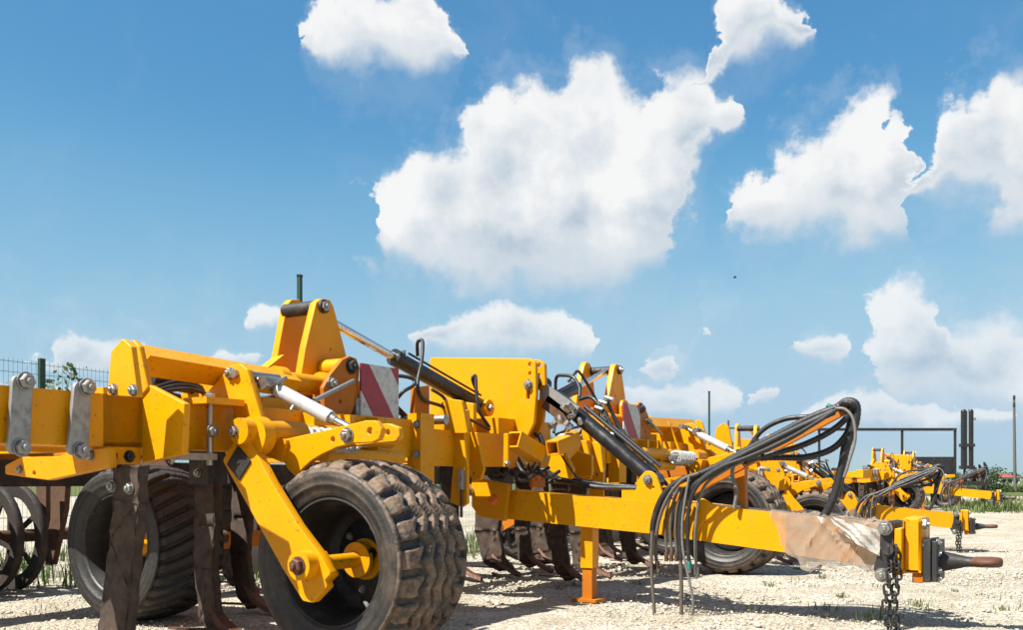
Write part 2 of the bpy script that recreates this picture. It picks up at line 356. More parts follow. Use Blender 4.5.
def stone_mat():
    m, nt, b = nmat('stone'); k = NB(nt)
    at = k.N.new('ShaderNodeAttribute'); at.attribute_name = 'tint'
    c = k.mix(at.outputs['Fac'], (0.25, 0.21, 0.165), (0.55, 0.50, 0.42))
    c = k.mix(k.rng(k.noise(60, 4), 0.35, 0.7, 0, 0.4), c, (0.40, 0.34, 0.27))
    k.set(b.inputs['Base Color'], c); b.inputs['Roughness'].default_value = 0.9
    return m
STONE = stone_mat()
def leaf_mat(name, a, bcol, trans=0.3):
    m, nt, b = nmat(name); k = NB(nt)
    at = k.N.new('ShaderNodeAttribute'); at.attribute_name = 'tint'
    c = k.mix(at.outputs['Fac'], a, bcol)
    k.set(b.inputs['Base Color'], c); b.inputs['Roughness'].default_value = 0.6
    tl = k.N.new('ShaderNodeBsdfTranslucent'); k.set(tl.inputs[0], c)
    mx = k.N.new('ShaderNodeMixShader'); mx.inputs[0].default_value = trans
    k.L.new(b.outputs[0], mx.inputs[1]); k.L.new(tl.outputs[0], mx.inputs[2]); k.L.new(mx.outputs[0], nt.nodes['Material Output'].inputs[0])
    return m
GRASS = leaf_mat('grass_blades', (0.048, 0.092, 0.014), (0.135, 0.155, 0.048))
LEAF = leaf_mat('leaves', (0.030, 0.062, 0.013), (0.075, 0.115, 0.026))
DLEAF = leaf_mat('dark_leaves', (0.022, 0.050, 0.014), (0.055, 0.095, 0.028))
BARK = metal('bark', (0.10, 0.075, 0.055), 0.9, 0.0, 0.5, (0.06,0.045,0.035), 0.4, 20)

# ------------------------------------------------------------------ object helpers
def link(name, me, mat, parent=None, recenter=True, smooth=True, angle=35):
    o = bpy.data.objects.new(name, me)
    if recenter and len(me.vertices):
        co = np.empty(len(me.vertices)*3, dtype=np.float32); me.vertices.foreach_get('co', co); co = co.reshape(-1, 3)
        c = (co.min(0) + co.max(0)) / 2
        me.transform(Matrix.Translation(-Vector(c.tolist()))); o.location = c.tolist()
    if mat: me.materials.clear(); me.materials.append(mat)
    COL.objects.link(o)
    if parent is not None:
        if parent.type == 'MESH': o.location = Vector(o.location) - Vector(parent.location)
        o.parent = parent
    if smooth: me.shade_auto = None if False else None
    return o
def finish(bm, name, mat, parent=None, smooth=True, angle=40, bevel=0.0, seg=2):
    if bevel > 0:
        es = [e for e in bm.edges if len(e.link_faces) == 2 and e.calc_face_angle(0) > math.radians(30)]
        bmesh.ops.bevel(bm, geom=es, offset=bevel, segments=seg, affect='EDGES', profile=0.5, clamp_overlap=True)
    bmesh.ops.recalc_face_normals(bm, faces=bm.faces)
    me = bpy.data.meshes.new(name)
    if smooth:
        for f in bm.faces: f.smooth = True
        for e in bm.edges:
            e.smooth = not (len(e.link_faces) == 2 and e.calc_face_angle(0) > math.radians(angle))
    bm.to_mesh(me); bm.free()
    o = bpy.data.objects.new(name, me)
    co = np.empty(len(me.vertices)*3, dtype=np.float32); me.vertices.foreach_get('co', co); co = co.reshape(-1, 3)
    c = Vector(((co.min(0) + co.max(0)) / 2).tolist())
    me.transform(Matrix.Translation(-c))
    me.materials.append(mat)
    COL.objects.link(o); o['c0'] = 0; del o['c0']
    put(o, c, parent)
    return o
ORIG = {}
def put(o, c, parent):
    """place o at machine-space point c under its parent (thing or part)"""
    ORIG[o.name] = Vector(c)
    o.location = c
    if parent is not None:
        if parent.name in ORIG: o.location = Vector(c) - ORIG[parent.name]
        o.parent = parent
def empty(name, loc=(0,0,0), rz=0.0, label=None, cat=None, group=None):
    o = bpy.data.objects.new(name, None); COL.objects.link(o); o.location = loc; o.rotation_euler = (0, 0, rz); o.empty_display_size = 0.2
    tag(o, label, cat, group); return o
def tag(o, label=None, cat=None, group=None, kind=None):
    if label: o['label'] = label
    if cat: o['category'] = cat
    if group: o['group'] = group
    if kind: o['kind'] = kind
    return o

MIR = 1.0          # -1 while the far wing is built as a mirror image of the near one
def mv(p): return Vector((p[0], p[1]*MIR, p[2]))

def box(name, mat, parent, u0, u1, v0, v1, w0, w1, bevel=0.008, seg=2, taper=None):
    bm = bmesh.new()
    pts = [(u, v, w) for w in (w0, w1) for v in (v0, v1) for u in (u0, u1)]
    vs_ = [bm.verts.new(mv(p)) for p in pts]
    for f in ((0,1,3,2),(4,6,7,5),(0,4,5,1),(2,3,7,6),(0,2,6,4),(1,5,7,3)): bm.faces.new([vs_[i] for i in f])
    return finish(bm, name, mat, parent, bevel=bevel, seg=seg)
def bar(name, mat, parent, p0, p1, wid, hei, up=(0,0,1), bevel=0.006, roll=0.0, p1scale=1.0, seg=2):
    """rectangular bar from p0 to p1"""
    p0, p1 = mv(p0), mv(p1); d = (p1 - p0).normalized(); upv = Vector(up)
    s = d.cross(upv).normalized(); t = s.cross(d).normalized()
    if roll:
        R = Matrix.Rotation(roll, 3, d); s = R @ s; t = R @ t
    bm = bmesh.new(); V = []
    for p, k in ((p0, 1.0), (p1, p1scale)):
        for a, b in ((-1,-1),(1,-1),(1,1),(-1,1)): V.append(bm.verts.new(p + s*a*wid/2*k + t*b*hei/2*k))
    bm.faces.new(V[3::-1]); bm.faces.new(V[4:8])
    for i in range(4): bm.faces.new([V[i], V[(i+1)%4], V[4+(i+1)%4], V[4+i]])
    return finish(bm, name, mat, parent, bevel=bevel, seg=seg)
def cyl(name, mat, parent, p0, p1, r, r1=None, seg=24, bevel=0.004):
    p0, p1 = mv(p0), mv(p1); d = p1 - p0; r1 = r if r1 is None else r1
    bm = bmesh.new()
    q = d.normalized().to_track_quat('Z', 'Y').to_matrix()
    a = []; b = []
    for i in range(seg):
        t = 2*PI*i/seg; e = q @ Vector((math.cos(t), math.sin(t), 0))
        a.append(bm.verts.new(p0 + e*r)); b.append(bm.verts.new(p1 + e*r1))
    for i in range(seg): bm.faces.new([a[i], a[(i+1)%seg], b[(i+1)%seg], b[i]])
    bm.faces.new(a[::-1]); bm.faces.new(b)
    return finish(bm, name, mat, parent, bevel=bevel if bevel < min(r, r1)*0.5 else 0, seg=2)
def lathe(bm, prof, axis_o, axis_d, seg=48, closed=False):
    """revolve [(r, s)] round an axis; s runs along it"""
    o = Vector(axis_o); q = Vector(axis_d).normalized().to_track_quat('Z', 'Y').to_matrix()
    rows = []
    for r, s in prof:
        rows.append([bm.verts.new(o + q @ Vector((r*math.cos(2*PI*i/seg), r*math.sin(2*PI*i/seg), s))) for i in range(seg)])
    n = len(rows)
    for j in range(n if closed else n-1):
        a, b = rows[j], rows[(j+1) % n]
        for i in range(seg): bm.faces.new([a[i], a[(i+1)%seg], b[(i+1)%seg], b[i]])
    return rows
def revolve(name, mat, parent, prof, o, d, seg=48, closed=False, caps=False, angle=40):
    bm = bmesh.new(); o = mv(o); d = Vector((d[0], d[1]*MIR, d[2]))
    rows = lathe(bm, prof, o, d, seg, closed)
    if caps: bm.faces.new(rows[0][::-1]); bm.faces.new(rows[-1])
    return finish(bm, name, mat, parent, angle=angle)
def catmull(pts, n=8):
    pts = [Vector(p) for p in pts]; P = [pts[0]*2 - pts[1]] + pts + [pts[-1]*2 - pts[-2]]; out = []
    for i in range(1, len(P)-2):
        for k in range(n):
            t = k/n; a, b, c, d = P[i-1], P[i], P[i+1], P[i+2]
            out.append(0.5*((2*b) + (c-a)*t + (2*a-5*b+4*c-d)*t*t + (3*b-a-3*c+d)*t**3))
    out.append(pts[-1]); return out
def tube(name, mat, parent, pts, r, n=8, seg=10, ribs=0.0, ripitch=0.02, smooth=True):
    pts = [mv(p) for p in pts]
    if ribs:
        L = sum((Vector(a)-Vector(b)).length for a, b in zip(pts, pts[1:])); n = max(n, int(L/(ripitch*0.5)/max(1, len(pts)-1)))
    path = catmull(pts, n) if smooth else [Vector(p) for p in pts]
    bm = bmesh.new(); rings = []
    t = (path[1]-path[0]).normalized(); nrm = t.orthogonal().normalized()
    for i, p in enumerate(path):
        a = path[max(0, i-1)]; b = path[min(len(path)-1, i+1)]; t2 = (b-a).normalized()
        nrm = (nrm - t2*nrm.dot(t2)).normalized(); bn = t2.cross(nrm)
        rr = r * (1 + (ribs if i % 2 else 0))
        rings.append([bm.verts.new(p + (nrm*math.cos(2*PI*k/seg) + bn*math.sin(2*PI*k/seg))*rr) for k in range(seg)])
    for a, b in zip(rings, rings[1:]):
        for k in range(seg): bm.faces.new([a[k], a[(k+1)%seg], b[(k+1)%seg], b[k]])
    bm.faces.new(rings[0][::-1]); bm.faces.new(rings[-1])
    return finish(bm, name, mat, parent, angle=60)
def round_poly(pts, r, n=4):
    """round the corners of a 2-D outline; r is one radius or one per corner"""
    out = []; N_ = len(pts); pts = [Vector(p) for p in pts]
    for i in range(N_):
        p = pts[i]; a = pts[i-1]; b = pts[(i+1) % N_]
        rr = r[i] if isinstance(r, (list, tuple)) else r
        da, db = (a-p), (b-p); la, lb = da.length, db.length
        if rr <= 0 or la < 1e-6 or lb < 1e-6: out.append(p); continue
        ang = da.angle(db); 
        if ang > PI - 0.05: out.append(p); continue
        tt = min(rr / math.tan(ang/2), la*0.48, lb*0.48)
        p0 = p + da/la*tt; p1 = p + db/lb*tt
        for k in range(n+1):
            s = k/n; out.append(p0*(1-s)**2 + p*2*s*(1-s) + p1*s*s)
    return out
def circle2(c, r, n=16): return [Vector((c[0]+r*math.cos(2*PI*k/n), c[1]+r*math.sin(2*PI*k/n))) for k in range(n)]
def slot2(c0, c1, r, n=8):
    c0, c1 = Vector(c0), Vector(c1); d = (c1-c0).normalized(); a0 = math.atan2(d.y, d.x); o = []
    for k in range(n+1): a = a0 + PI/2 + PI*k/n; o.append(c0 + Vector((math.cos(a), math.sin(a)))*r)
    for k in range(n+1): a = a0 - PI/2 + PI*k/n; o.append(c1 + Vector((math.cos(a), math.sin(a)))*r)
    return o
def extrude2d(name, outline, holes, t, tomap, mat, parent, bevel=0.004):
    """flat plate with real holes: outline and holes in 2-D, thickness t, tomap(a, b, c)->machine space"""
    cu = bpy.data.curves.new('c', 'CURVE'); cu.dimensions = '2D'; cu.fill_mode = 'BOTH'
    cu.extrude = max(t/2 - bevel, 0.0005); cu.bevel_depth = bevel; cu.bevel_resolution = 1; cu.offset = -bevel
    for loop in [outline] + list(holes):
        s = cu.splines.new('POLY'); s.points.add(len(loop)-1); s.use_cyclic_u = True
        for i, p in enumerate(loop): s.points[i].co = (p[0], p[1], 0, 1)
    co = bpy.data.objects.new('c', cu); COL.objects.link(co)
    dg = bpy.context.evaluated_depsgraph_get(); ev = co.evaluated_get(dg)
    me = bpy.data.meshes.new_from_object(ev)
    bpy.data.objects.remove(co); bpy.data.curves.remove(cu)
    bm = bmesh.new(); bm.from_mesh(me); bpy.data.meshes.remove(me)
    bmesh.ops.remove_doubles(bm, verts=bm.verts, dist=1e-5)
    for v in bm.verts: v.co = mv(tomap(v.co.x, v.co.y, v.co.z + t/2))
    return finish(bm, name, mat, parent, smooth=False)
def plateV(name, mat, parent, px, v, t, r=0.01, holes=(), bevel=0.004):
    """plate lying across v: traced outline, thickness towards +v. holes: (px, py, radius_m) or (px0,py0,px1,py1,r)"""
    pts = [onV(x, y, v) for x, y in px]; ol = round_poly([(p.x, p.z) for p in pts], r)
    hs = []
    for h in holes:
        if len(h) == 3: p = onV(h[0], h[1], v); hs.append(circle2((p.x, p.z), h[2]))
        else: p = onV(h[0], h[1], v); q = onV(h[2], h[3], v); hs.append(slot2((p.x, p.z), (q.x, q.z), h[4]))
    return extrude2d(name, ol, hs, t, lambda a, b, c: (a, v + c, b), mat, parent, bevel)
def plateU(name, mat, parent, px, u, t, r=0.01, holes=(), bevel=0.004):
    """plate lying across u: front face at u, thickness towards the rear"""
    pts = [onU(x, y, u) for x, y in px]; ol = round_poly([(p.y, p.z) for p in pts], r)
    hs = []
    for h in holes: p = onU(h[0], h[1], u); hs.append(circle2((p.y, p.z), h[2]))
    return extrude2d(name, ol, hs, t, lambda a, b, c: (u - t + c, a, b), mat, parent, bevel)
def hexbolt_mesh():
    bm = bmesh.new()
    lathe(bm, [(0.001, 0.006), (1.25, 0.006), (1.25, 0.16), (1.0, 0.16)], (0,0,0), (0,0,1), 16)
    a = [bm.verts.new((math.cos(PI/3*i), math.sin(PI/3*i), 0.12)) for i in range(6)]
    b = [bm.verts.new((math.cos(PI/3*i), math.sin(PI/3*i), 0.78)) for i in range(6)]
    c = [bm.verts.new((0.86*math.cos(PI/3*i), 0.86*math.sin(PI/3*i), 0.9)) for i in range(6)]
    for i in range(6):
        j = (i+1) % 6; bm.faces.new([a[i], a[j], b[j], b[i]]); bm.faces.new([b[i], b[j], c[j], c[i]])
    bm.faces.new(c)
    lathe(bm, [(0.42, 0.85), (0.42, 1.25), (0.34, 1.32), (0.001, 1.32)], (0,0,0), (0,0,1), 10)
    bmesh.ops.recalc_face_normals(bm, faces=bm.faces)
    me = bpy.data.meshes.new('bolt'); bm.to_mesh(me); bm.free(); return me
HEX = {}
def bolt(parent, p, d, r, mat=None, name='bolt'):
    mat = mat or ZINC
    if mat.name not in HEX:
        me = hexbolt_mesh(); me.materials.append(mat); HEX[mat.name] = me
    o = bpy.data.objects.new(name, HEX[mat.name]); COL.objects.link(o)
    o.scale = (r, r, r); dv = Vector((d[0], d[1]*MIR, d[2]))
    o.rotation_euler = (dv.to_track_quat('Z', 'Y').to_matrix() @ Matrix.Rotation(random.random()*6, 3, 'Z')).to_euler()
    put(o, mv(p), parent); return o
NEAR, FRONT = (0,-1,0), (1,0,0)

# ------------------------------------------------------------------ tyres
def tyre_mesh(R, W, Rb, pattern, nth=384):
    prof = []   # (radius, s across, tread weight)
    hw = W/2
    side = [(Rb, -hw*0.72), (Rb+0.012, -hw*0.86), (Rb+0.024, -hw*0.90), (Rb+0.030, -hw*0.92), (Rb+0.036, -hw*0.91), (Rb+(R-Rb)*0.30, -hw*0.985), (Rb+(R-Rb)*0.36, -hw*1.0), (Rb+(R-Rb)*0.38, -hw*1.015), (Rb+(R-Rb)*0.42, -hw*1.015), (Rb+(R-Rb)*0.44, -hw*1.005), (Rb+(R-Rb)*0.54, -hw*1.02), (Rb+(R-Rb)*0.60, -hw*1.035), (Rb+(R-Rb)*0.63, -hw*1.02), (Rb+(R-Rb)*0.70, -hw*1.02), (Rb+(R-Rb)*0.80, -hw*0.99)]
    for r, s in side: prof.append((r, s, 0.0))
    nt_ = 60
    for i in range(nt_+1):
        t = -1 + 2*i/nt_
        prof.append((R - 0.030*abs(t)**3.2 - 0.022*max(0, abs(t)-0.9)/0.1, t*hw*0.97, 1.0))
    for r, s in reversed(side): prof.append((r, -s, 0.0))
    n = len(prof)
    TH, PR = np.meshgrid(np.arange(nth)*2*PI/nth, np.arange(n), indexing='ij')
    r0 = np.array([p[0] for p in prof])[PR]; s0 = np.array([p[1] for p in prof])[PR]; wt = np.array([p[2] for p in prof])[PR]
    t = s0/(hw*0.97)
    def sm(x, a, b):
        y = np.clip((x-a)/(b-a), 0, 1); return y*y*(3-2*y)
    def tri(x): return 2*np.abs(x - np.floor(x+0.5))       # 0..1 zigzag
    if pattern == 'rib':
        K = 22
        zz = (tri(TH*K/(2*PI)) - 0.5)
        h = np.ones_like(t)
        for c0, amp, wd in ((-0.50, 0.16, 0.050), (-0.17, 0.14, 0.040), (0.17, 0.14, 0.040), (0.50, 0.16, 0.050)):
            h = np.minimum(h, sm(np.abs(t - c0 - amp*zz*(1 if c0 < 0 else 1)), wd, wd+0.032))
        ph = (TH*K/(2*PI) + np.sign(t)*0.25 + 0.22*np.abs(t)*1.0) % 1.0
        cut = sm(np.abs(ph-0.5), 0.13, 0.18)
        sh = sm(np.abs(t), 0.50, 0.58)
        h = np.minimum(h, 1 - sh*(1-cut))
        dep = 0.030
    else:
        K = 34
        ph = (TH*K/(2*PI) + 1.0*np.abs(t) + 0.5*(t > 0)*0) % 1.0
        h = sm(np.abs(ph-0.5), 0.16, 0.22)
        h = np.minimum(h, 1.0); dep = 0.026
    h = np.where(wt > 0, h, 0.0)
    rr = r0 - np.where(wt > 0, (1-h)*dep, 0.0)
    # small mould rings on the sidewall, and a slight wobble of caked mud
    rr = rr + np.where(wt > 0, rng.normal(0, 0.0012, rr.shape), 0)
    x = rr*np.cos(TH); z = rr*np.sin(TH)
    co = np.stack([x, s0, z], -1).reshape(-1, 3)
    idx = np.arange(nth*n).reshape(nth, n)
    a = idx[:, :-1]; b = np.roll(idx, -1, 0)[:, :-1]; c = np.roll(idx, -1, 0)[:, 1:]; d = idx[:, 1:]
    faces = np.stack([a, b, c, d], -1).reshape(-1, 4)
    me = bpy.data.meshes.new('tyre'); me.from_pydata(co.tolist(), [], faces.tolist())
    at = me.attributes.new('tread', 'FLOAT', 'POINT'); at.data.foreach_set('value', np.where(wt > 0, 0.2+0.8*h, np.where(r0 > Rb+(R-Rb)*0.66, 0.62, 0.1)).reshape(-1).astype(np.float32))
    me.materials.append(TYRE)
    me.polygons.foreach_set('use_smooth', np.ones(len(faces), dtype=bool))
    bm = bmesh.new(); bm.from_mesh(me); bmesh.ops.recalc_face_normals(bm, faces=bm.faces); bm.to_mesh(me); bm.free()
    return me
TY_RIB = tyre_mesh(0.480, 0.50, 0.285, 'rib')
TY_LUG = tyre_mesh(0.480, 0.48, 0.285, 'lug'); TY_LUG.materials[0] = TYRE_SHADE

def wheel(parent, u, v0, v1, w, mesh, hub=True):
    """wheel whose axle lies along v, outer face at v0, inner face at v1"""
    vm = (v0+v1)/2
    wh = bpy.data.objects.new('wheel', None); COL.objects.link(wh); wh.empty_display_size = 0.1; put(wh, mv((u, vm, w)), parent)
    ty = bpy.data.objects.new('tyre', mesh); COL.objects.link(ty); put(ty, mv((u, vm, w)), wh)
    ty.rotation_euler = (0, random.random()*6, 0 if MIR > 0 else PI)
    W = v1 - v0
    o = (u, v0, w); ax = (0, 1, 0)
    revolve('rim', BLKD, wh, [(0.300, 0.045), (0.302, 0.030), (0.292, 0.028), (0.284, 0.05), (0.272, 0.075), (0.262, 0.12), (0.255, 0.20), (0.25, 0.27), (0.235, 0.30),
                              (0.205, 0.315), (0.15, 0.30), (0.105, 0.285), (0.10, 0.28), (0.0995, 0.32), (0.20, 0.335), (0.262, 0.31), (0.27, 0.20), (0.285, W-0.07), (0.300, W-0.03), (0.300, W-0.05),(0.286,W-0.10),(0.280,0.2),(0.286,0.08)], o, ax, 56, closed=True)
    hb = revolve('hub', YEL, wh, [(0.001, 0.12), (0.035, 0.12), (0.037, 0.20), (0.085, 0.205), (0.088, 0.225), (0.05, 0.235), (0.05, 0.262), (0.10, 0.268), (0.102, 0.285), (0.001, 0.286)], o, ax, 32)
    for k in range(6):
        a = 2*PI*k/6 + 0.3
        bolt(wh, (u+0.155*math.cos(a), v0+0.295, w+0.155*math.sin(a)), NEAR, 0.016, ZINC, 'wheel_nut')
    return wh

def rough(o, amp, cuts=3):
    """caked soil: split the faces and push the points about"""
    bm = bmesh.new(); bm.from_mesh(o.data)
    bmesh.ops.triangulate(bm, faces=bm.faces)
    for _ in range(3):
        es = [e for e in bm.edges if e.calc_length() > 0.055]
        if not es: break
        bmesh.ops.subdivide_edges(bm, edges=es, cuts=1); bmesh.ops.triangulate(bm, faces=[f for f in bm.faces if len(f.verts) > 3])
    bm.normal_update(); r_ = random.Random(5)
    for v in bm.verts:
        p = v.co; n = math.sin(p.x*31+p.z*17)*math.sin(p.z*23+p.y*40+1.3)
        v.co += v.normal*amp*(0.55*n + r_.uniform(-0.55, 0.55))
    for f in bm.faces: f.smooth = True
    bm.to_mesh(o.data); bm.free()

# ------------------------------------------------------------------ a tine: shank plate, share and point
def tine(parent, u, v, wtop, mat=None, wide=1.0):
    wb = 0.04
    def P(a, b): return (u + a*wide, b)
    ol = [P(-0.07, wtop), P(0.08, wtop), P(0.085, wtop-0.30), P(0.065, wtop*0.42), P(0.10, 0.16), P(0.16, wb+0.02), P(0.07, wb-0.01), P(-0.03, 0.10), P(-0.085, wtop*0.42), P(-0.075, wtop-0.3)]
    s = extrude2d('shank', round_poly(ol, 0.02), [], 0.045, lambda a, b, c: (a, v - 0.0225 + c, b), mat or MUD, parent, 0.006)
    rough(s, 0.008)
    bm = bmesh.new()     # share: swept point with two wings
    prof = [((0.05, 0.17), 0.035), ((0.14, 0.085), 0.055), ((0.24, 0.035), 0.05), ((0.33, 0.005), 0.022)]
    rows = []
    for (a, b), hw in prof:
        rows.append([bm.verts.new(mv((u+a, v+s_*hw, b + dz))) for s_, dz in ((-1, 0.0), (-0.6, 0.028), (0.6, 0.028), (1, 0.0), (0, -0.02))])
    for A, B in zip(rows, rows[1:]):
        for i in range(5): bm.faces.new([A[i], A[(i+1)%5], B[(i+1)%5], B[i]])
    bm.faces.new(rows[0][::-1]); bm.faces.new(rows[-1])
    finish(bm, 'share', WORN, s, bevel=0.003)
    for sd in (-1, 1):
        ol2 = [Vector((0.02, 0.06)), Vector((0.17, 0.035)), Vector((-0.02, 0.20)), Vector((-0.10, 0.19))]
        bm = bmesh.new(); V = []
        for dz in (0.0, 0.012):
            for k, q in enumerate(ol2): V.append(bm.verts.new(mv((u+q.x, v + sd*(0.02+ (q.y-0.035)), 0.055 + dz + q.y*0.10))))
        for f in ((0,1,2,3),(7,6,5,4)): bm.faces.new([V[i] for i in f])
        for i in range(4): bm.faces.new([V[i], V[4+i], V[4+(i+1)%4], V[(i+1)%4]])
        finish(bm, 'wing_share', RUST, s, bevel=0.002)
    return s

# ------------------------------------------------------------------ the cultivator
def hose(parent, pts, r=0.011, mat=None, name='hydraulic_hose', **k): return tube(name, mat or HOSE, parent, pts, r, **k)

def cylinder_ram(parent, p0, p1, rb, rr, frac, name='hydraulic_cylinder', rod_first=True):
    """black barrel with chrome rod; the rod end is p0 when rod_first"""
    p0, p1 = Vector(p0), Vector(p1); m = p0.lerp(p1, frac)
    b = cyl(name, BLK, parent, m, p1, rb, seg=28, bevel=0.006)
    cyl('rod', CHROME, b, p0, m + (p1-p0).normalized()*0.01, rr, seg=20, bevel=0)
    d = (p1-p0).normalized()
    cyl('gland', BLK, b, m - d*0.012, m + d*0.05, rb*1.10, seg=28, bevel=0.005)
    cyl('base_cap', BLK, b, p1 - d*0.06, p1 + d*0.012, rb*1.05, seg=28, bevel=0.005)
    # ports
    for k in (m + d*0.09, p1 - d*0.10):
        cyl('port', ZINC, b, k, k + Vector((0.0, 0.0, rb+0.03)), 0.014, seg=12, bevel=0.002)
    return b

def wing(T):
    """one folding wing; traced on the near one, mirrored for the far one"""
    box('wing_beam', YEL, T, -0.67, -0.47, -5.0 if MIR > 0 else -4.35, -1.22, 1.005, 1.232, bevel=0.022, seg=3)
    box('rear_beam', YEL, T, -1.72, -1.54, -4.2, -1.22, 1.01, 1.20, bevel=0.02)
    for v in (-3.95, -2.80, -1.40): box('frame_rail', YEL, T, -2.95, -0.68, v-0.06, v+0.06, 1.02, 1.19, bevel=0.014)  # the middle rail is placed to throw shade on the rear wheel
    box('shadow_beam', YEL, T, -1.24, -1.10, -4.0, -1.22, 1.02, 1.18, bevel=0.016)  # beam added to cast more shadow on the ground
    box('frame_rail', YEL, T, -1.53, -0.68, -2.16, -2.04, 1.02, 1.19, bevel=0.014)  # extra rail, likewise added for its ground shadow
    box('roller_beam', ORA, T, -3.10, -2.96, -4.0, -1.2, 0.98, 1.14, bevel=0.016)
    # clamp straps bolted over the beam
    for pl, bl in (([(13,376),(34,376),(30,456),(8,454)], [(25.5,382),(21.5,448)]), ([(75,382),(93,383),(88,458),(68,455)], [(87,388),(81,451)])):
        p = plateU('clamp_plate', GALV, T, pl, -0.425, 0.022, r=0.03, bevel=0.004)
        for b in bl: bolt(p, onU(b[0], b[1], -0.425), FRONT, 0.031, GALV)
    # arch over the beam end
    p = plateV('arch_plate', YEL, T, [(107,396),(108,385),(111,352),(122.5,339),(131,347),(136,384),(138,398)], -3.62, 0.03, r=0.012)
    for b in ((114,390),(134,391)): bolt(p, onV(b[0], b[1], -3.62), NEAR, 0.021)
    plateV('arch_plate', YEL, T, [(129,345),(133,340),(139,347),(148,388),(140,398),(136,384)], -3.42, 0.03, r=0.01)
    a0, a1 = onU(139,360,-0.56), onU(292,385,-0.60)
    bar('arch_beam', YEL, T, a0, a1, 0.105, 0.105, bevel=0.018, roll=math.radians(34), seg=3)
    # flange at the end of the outer beam
    p = plateV('flange_plate', YEL, T, [(142,386),(147,384.5),(184.5,404),(182.5,455),(142,464)], -3.41, 0.035, r=0.012)
    box('flange_gusset', YEL, T, -0.55, -0.47, -3.60, -3.41, 0.93, 1.26, bevel=0.012)
    for v in (-3.56, -3.47): bolt(T, (-0.47, v, 0.965), FRONT, 0.022, BLKD)
    # tine carrier under the beam
    p = plateV('tine_bracket', YEL, T, [(5,466),(20,458),(59,457),(67,453),(108,448),(109.5,468),(48,481),(25,478),(5,475)], -3.62, 0.04, r=0.01, holes=[(34,474,0.011)])
    bolt(p, onV(20,470,-3.62), NEAR, 0.017); bolt(p, onV(91,456,-3.62), NEAR, 0.022)
    plateV('tine_bracket', ORA, T, [(5,466),(20,458),(108,448),(109.5,468),(48,481),(5,475)], -3.46, 0.03, r=0.01)
    # tines of this wing
    s = plateV('shank', MUD, T, [(112,466),(139,466),(138,505),(135,541),(130,590),(125,640),(96,640),(103,590),(109,540),(112,500)], -3.57, 0.05, r=0.01, bevel=0.008)
    rough(s, 0.010)
    for b in ((109.5,487),(127,489)): bolt(s, onV(b[0]+3, b[1], -3.57), NEAR, 0.021, GALV)
    q = onV(116,640,-3.57)
    bm = bmesh.new(); rows = []
    for a, b, hw in ((-0.04, 0.17, 0.05), (0.10, 0.10, 0.075), (0.24, 0.045, 0.06), (0.36, 0.012, 0.025)):
        rows.append([bm.verts.new(mv((q.x+a, -3.545+s_*hw, b+dz))) for s_, dz in ((-1,0),(-0.6,0.03),(0.6,0.03),(1,0),(0,-0.02))])
    for A, B in zip(rows, rows[1:]):
        for i in range(5): bm.faces.new([A[i], A[(i+1)%5], B[(i+1)%5], B[i]])
    bm.faces.new(rows[0][::-1]); bm.faces.new(rows[-1]); finish(bm, 'share', WORN, s, bevel=0.004)
    for u, v in ((-0.95, -2.62), (-0.95, -1.60), (-2.75, -1.75), (-2.75, -2.95), (-1.62, -1.75)):
        t = tine(T, u, v, 0.92)
        b = box('tine_clamp', BLKD, T, u-0.07, u+0.08, v-0.06, v+0.06, 0.84, 1.02, bevel=0.01)
        bolt(b, (u, v-0.06, 0.90), NEAR, 0.02)
    # rear transport wheel
    if MIR > 0: wheel(T, -1.95, -2.48, -2.00, 0.475, TY_LUG)
    else:
        for u, v in ((-1.72, -1.32), (-1.66, -3.3), (-1.75, -2.2)): tine(T, u, v, 0.95, wide=1.7)
    if MIR > 0: cyl('axle', RUST, T, (-1.95, -2.25, 0.475), (-1.95, -1.6, 0.475), 0.045)
    if MIR > 0: bar('wheel_arm', RUST, T, (-1.95, -1.72, 0.475), (-2.6, -1.72, 1.02), 0.08, 0.14, bevel=0.012)
    # ring roller trailing behind
    R = 0.41
    rm = None
    for i in range(10):
        v = -3.47 + i*0.19
        if rm is None:
            o = revolve('roller_ring', RUSTD, T, [(R, -0.03), (R+0.012, -0.012), (R+0.012, 0.012), (R, 0.03), (R-0.095, 0.020), (R-0.105, 0.0), (R-0.095, -0.020)], (-4.15, v, R+0.012), (0,1,0), 40, closed=True)
            bmm = bmesh.new(); bmm.from_mesh(o.data)
            for k in range(5):
                a = 2*PI*k/5; ca, sa = math.cos(a), math.sin(a)
                V = []
                for rr in (0.05, R-0.045):
                    for s1, s2 in ((-1,-1),(1,-1),(1,1),(-1,1)): V.append(bmm.verts.new((rr*ca - s1*0.02*sa, s2*0.008, rr*sa + s1*0.02*ca)))
                for f in ((3,2,1,0),(4,5,6,7),(0,1,5,4),(1,2,6,5),(2,3,7,6),(3,0,4,7)): bmm.faces.new([V[j] for j in f])
            bmm.to_mesh(o.data); bmm.free(); rm = o.data
        else:
            o = bpy.data.objects.new('roller_ring', rm); COL.objects.link(o); put(o, mv((-4.15, v, R+0.012)), T)
        o.rotation_euler = (0, i*0.5, 0)
    cyl('roller_shaft', RUST, T, (-4.15, -3.65, R+0.012), (-4.15, -1.55, R+0.012), 0.05)
    for v in (-3.62,):
        bar('roller_arm', ORA, T, (-4.15, v, R+0.012), (-3.02, v, 1.02), 0.05, 0.12, bevel=0.01)
    box('levelling_bar', ORA, T, -2.72, -2.62, -1.15, -0.45, 0.335, 0.46, bevel=0.012)
    for v in (-1.05, -0.55): box('levelling_bar_post', RUST, T, -2.70, -2.64, v-0.04, v+0.04, 0.46, 1.03, bevel=0.006)
    plateV('roller_post', RUST, T, [(44,478),(66,478),(64,510),(52,566),(44,566)], -1.50, 0.05, r=0.01)
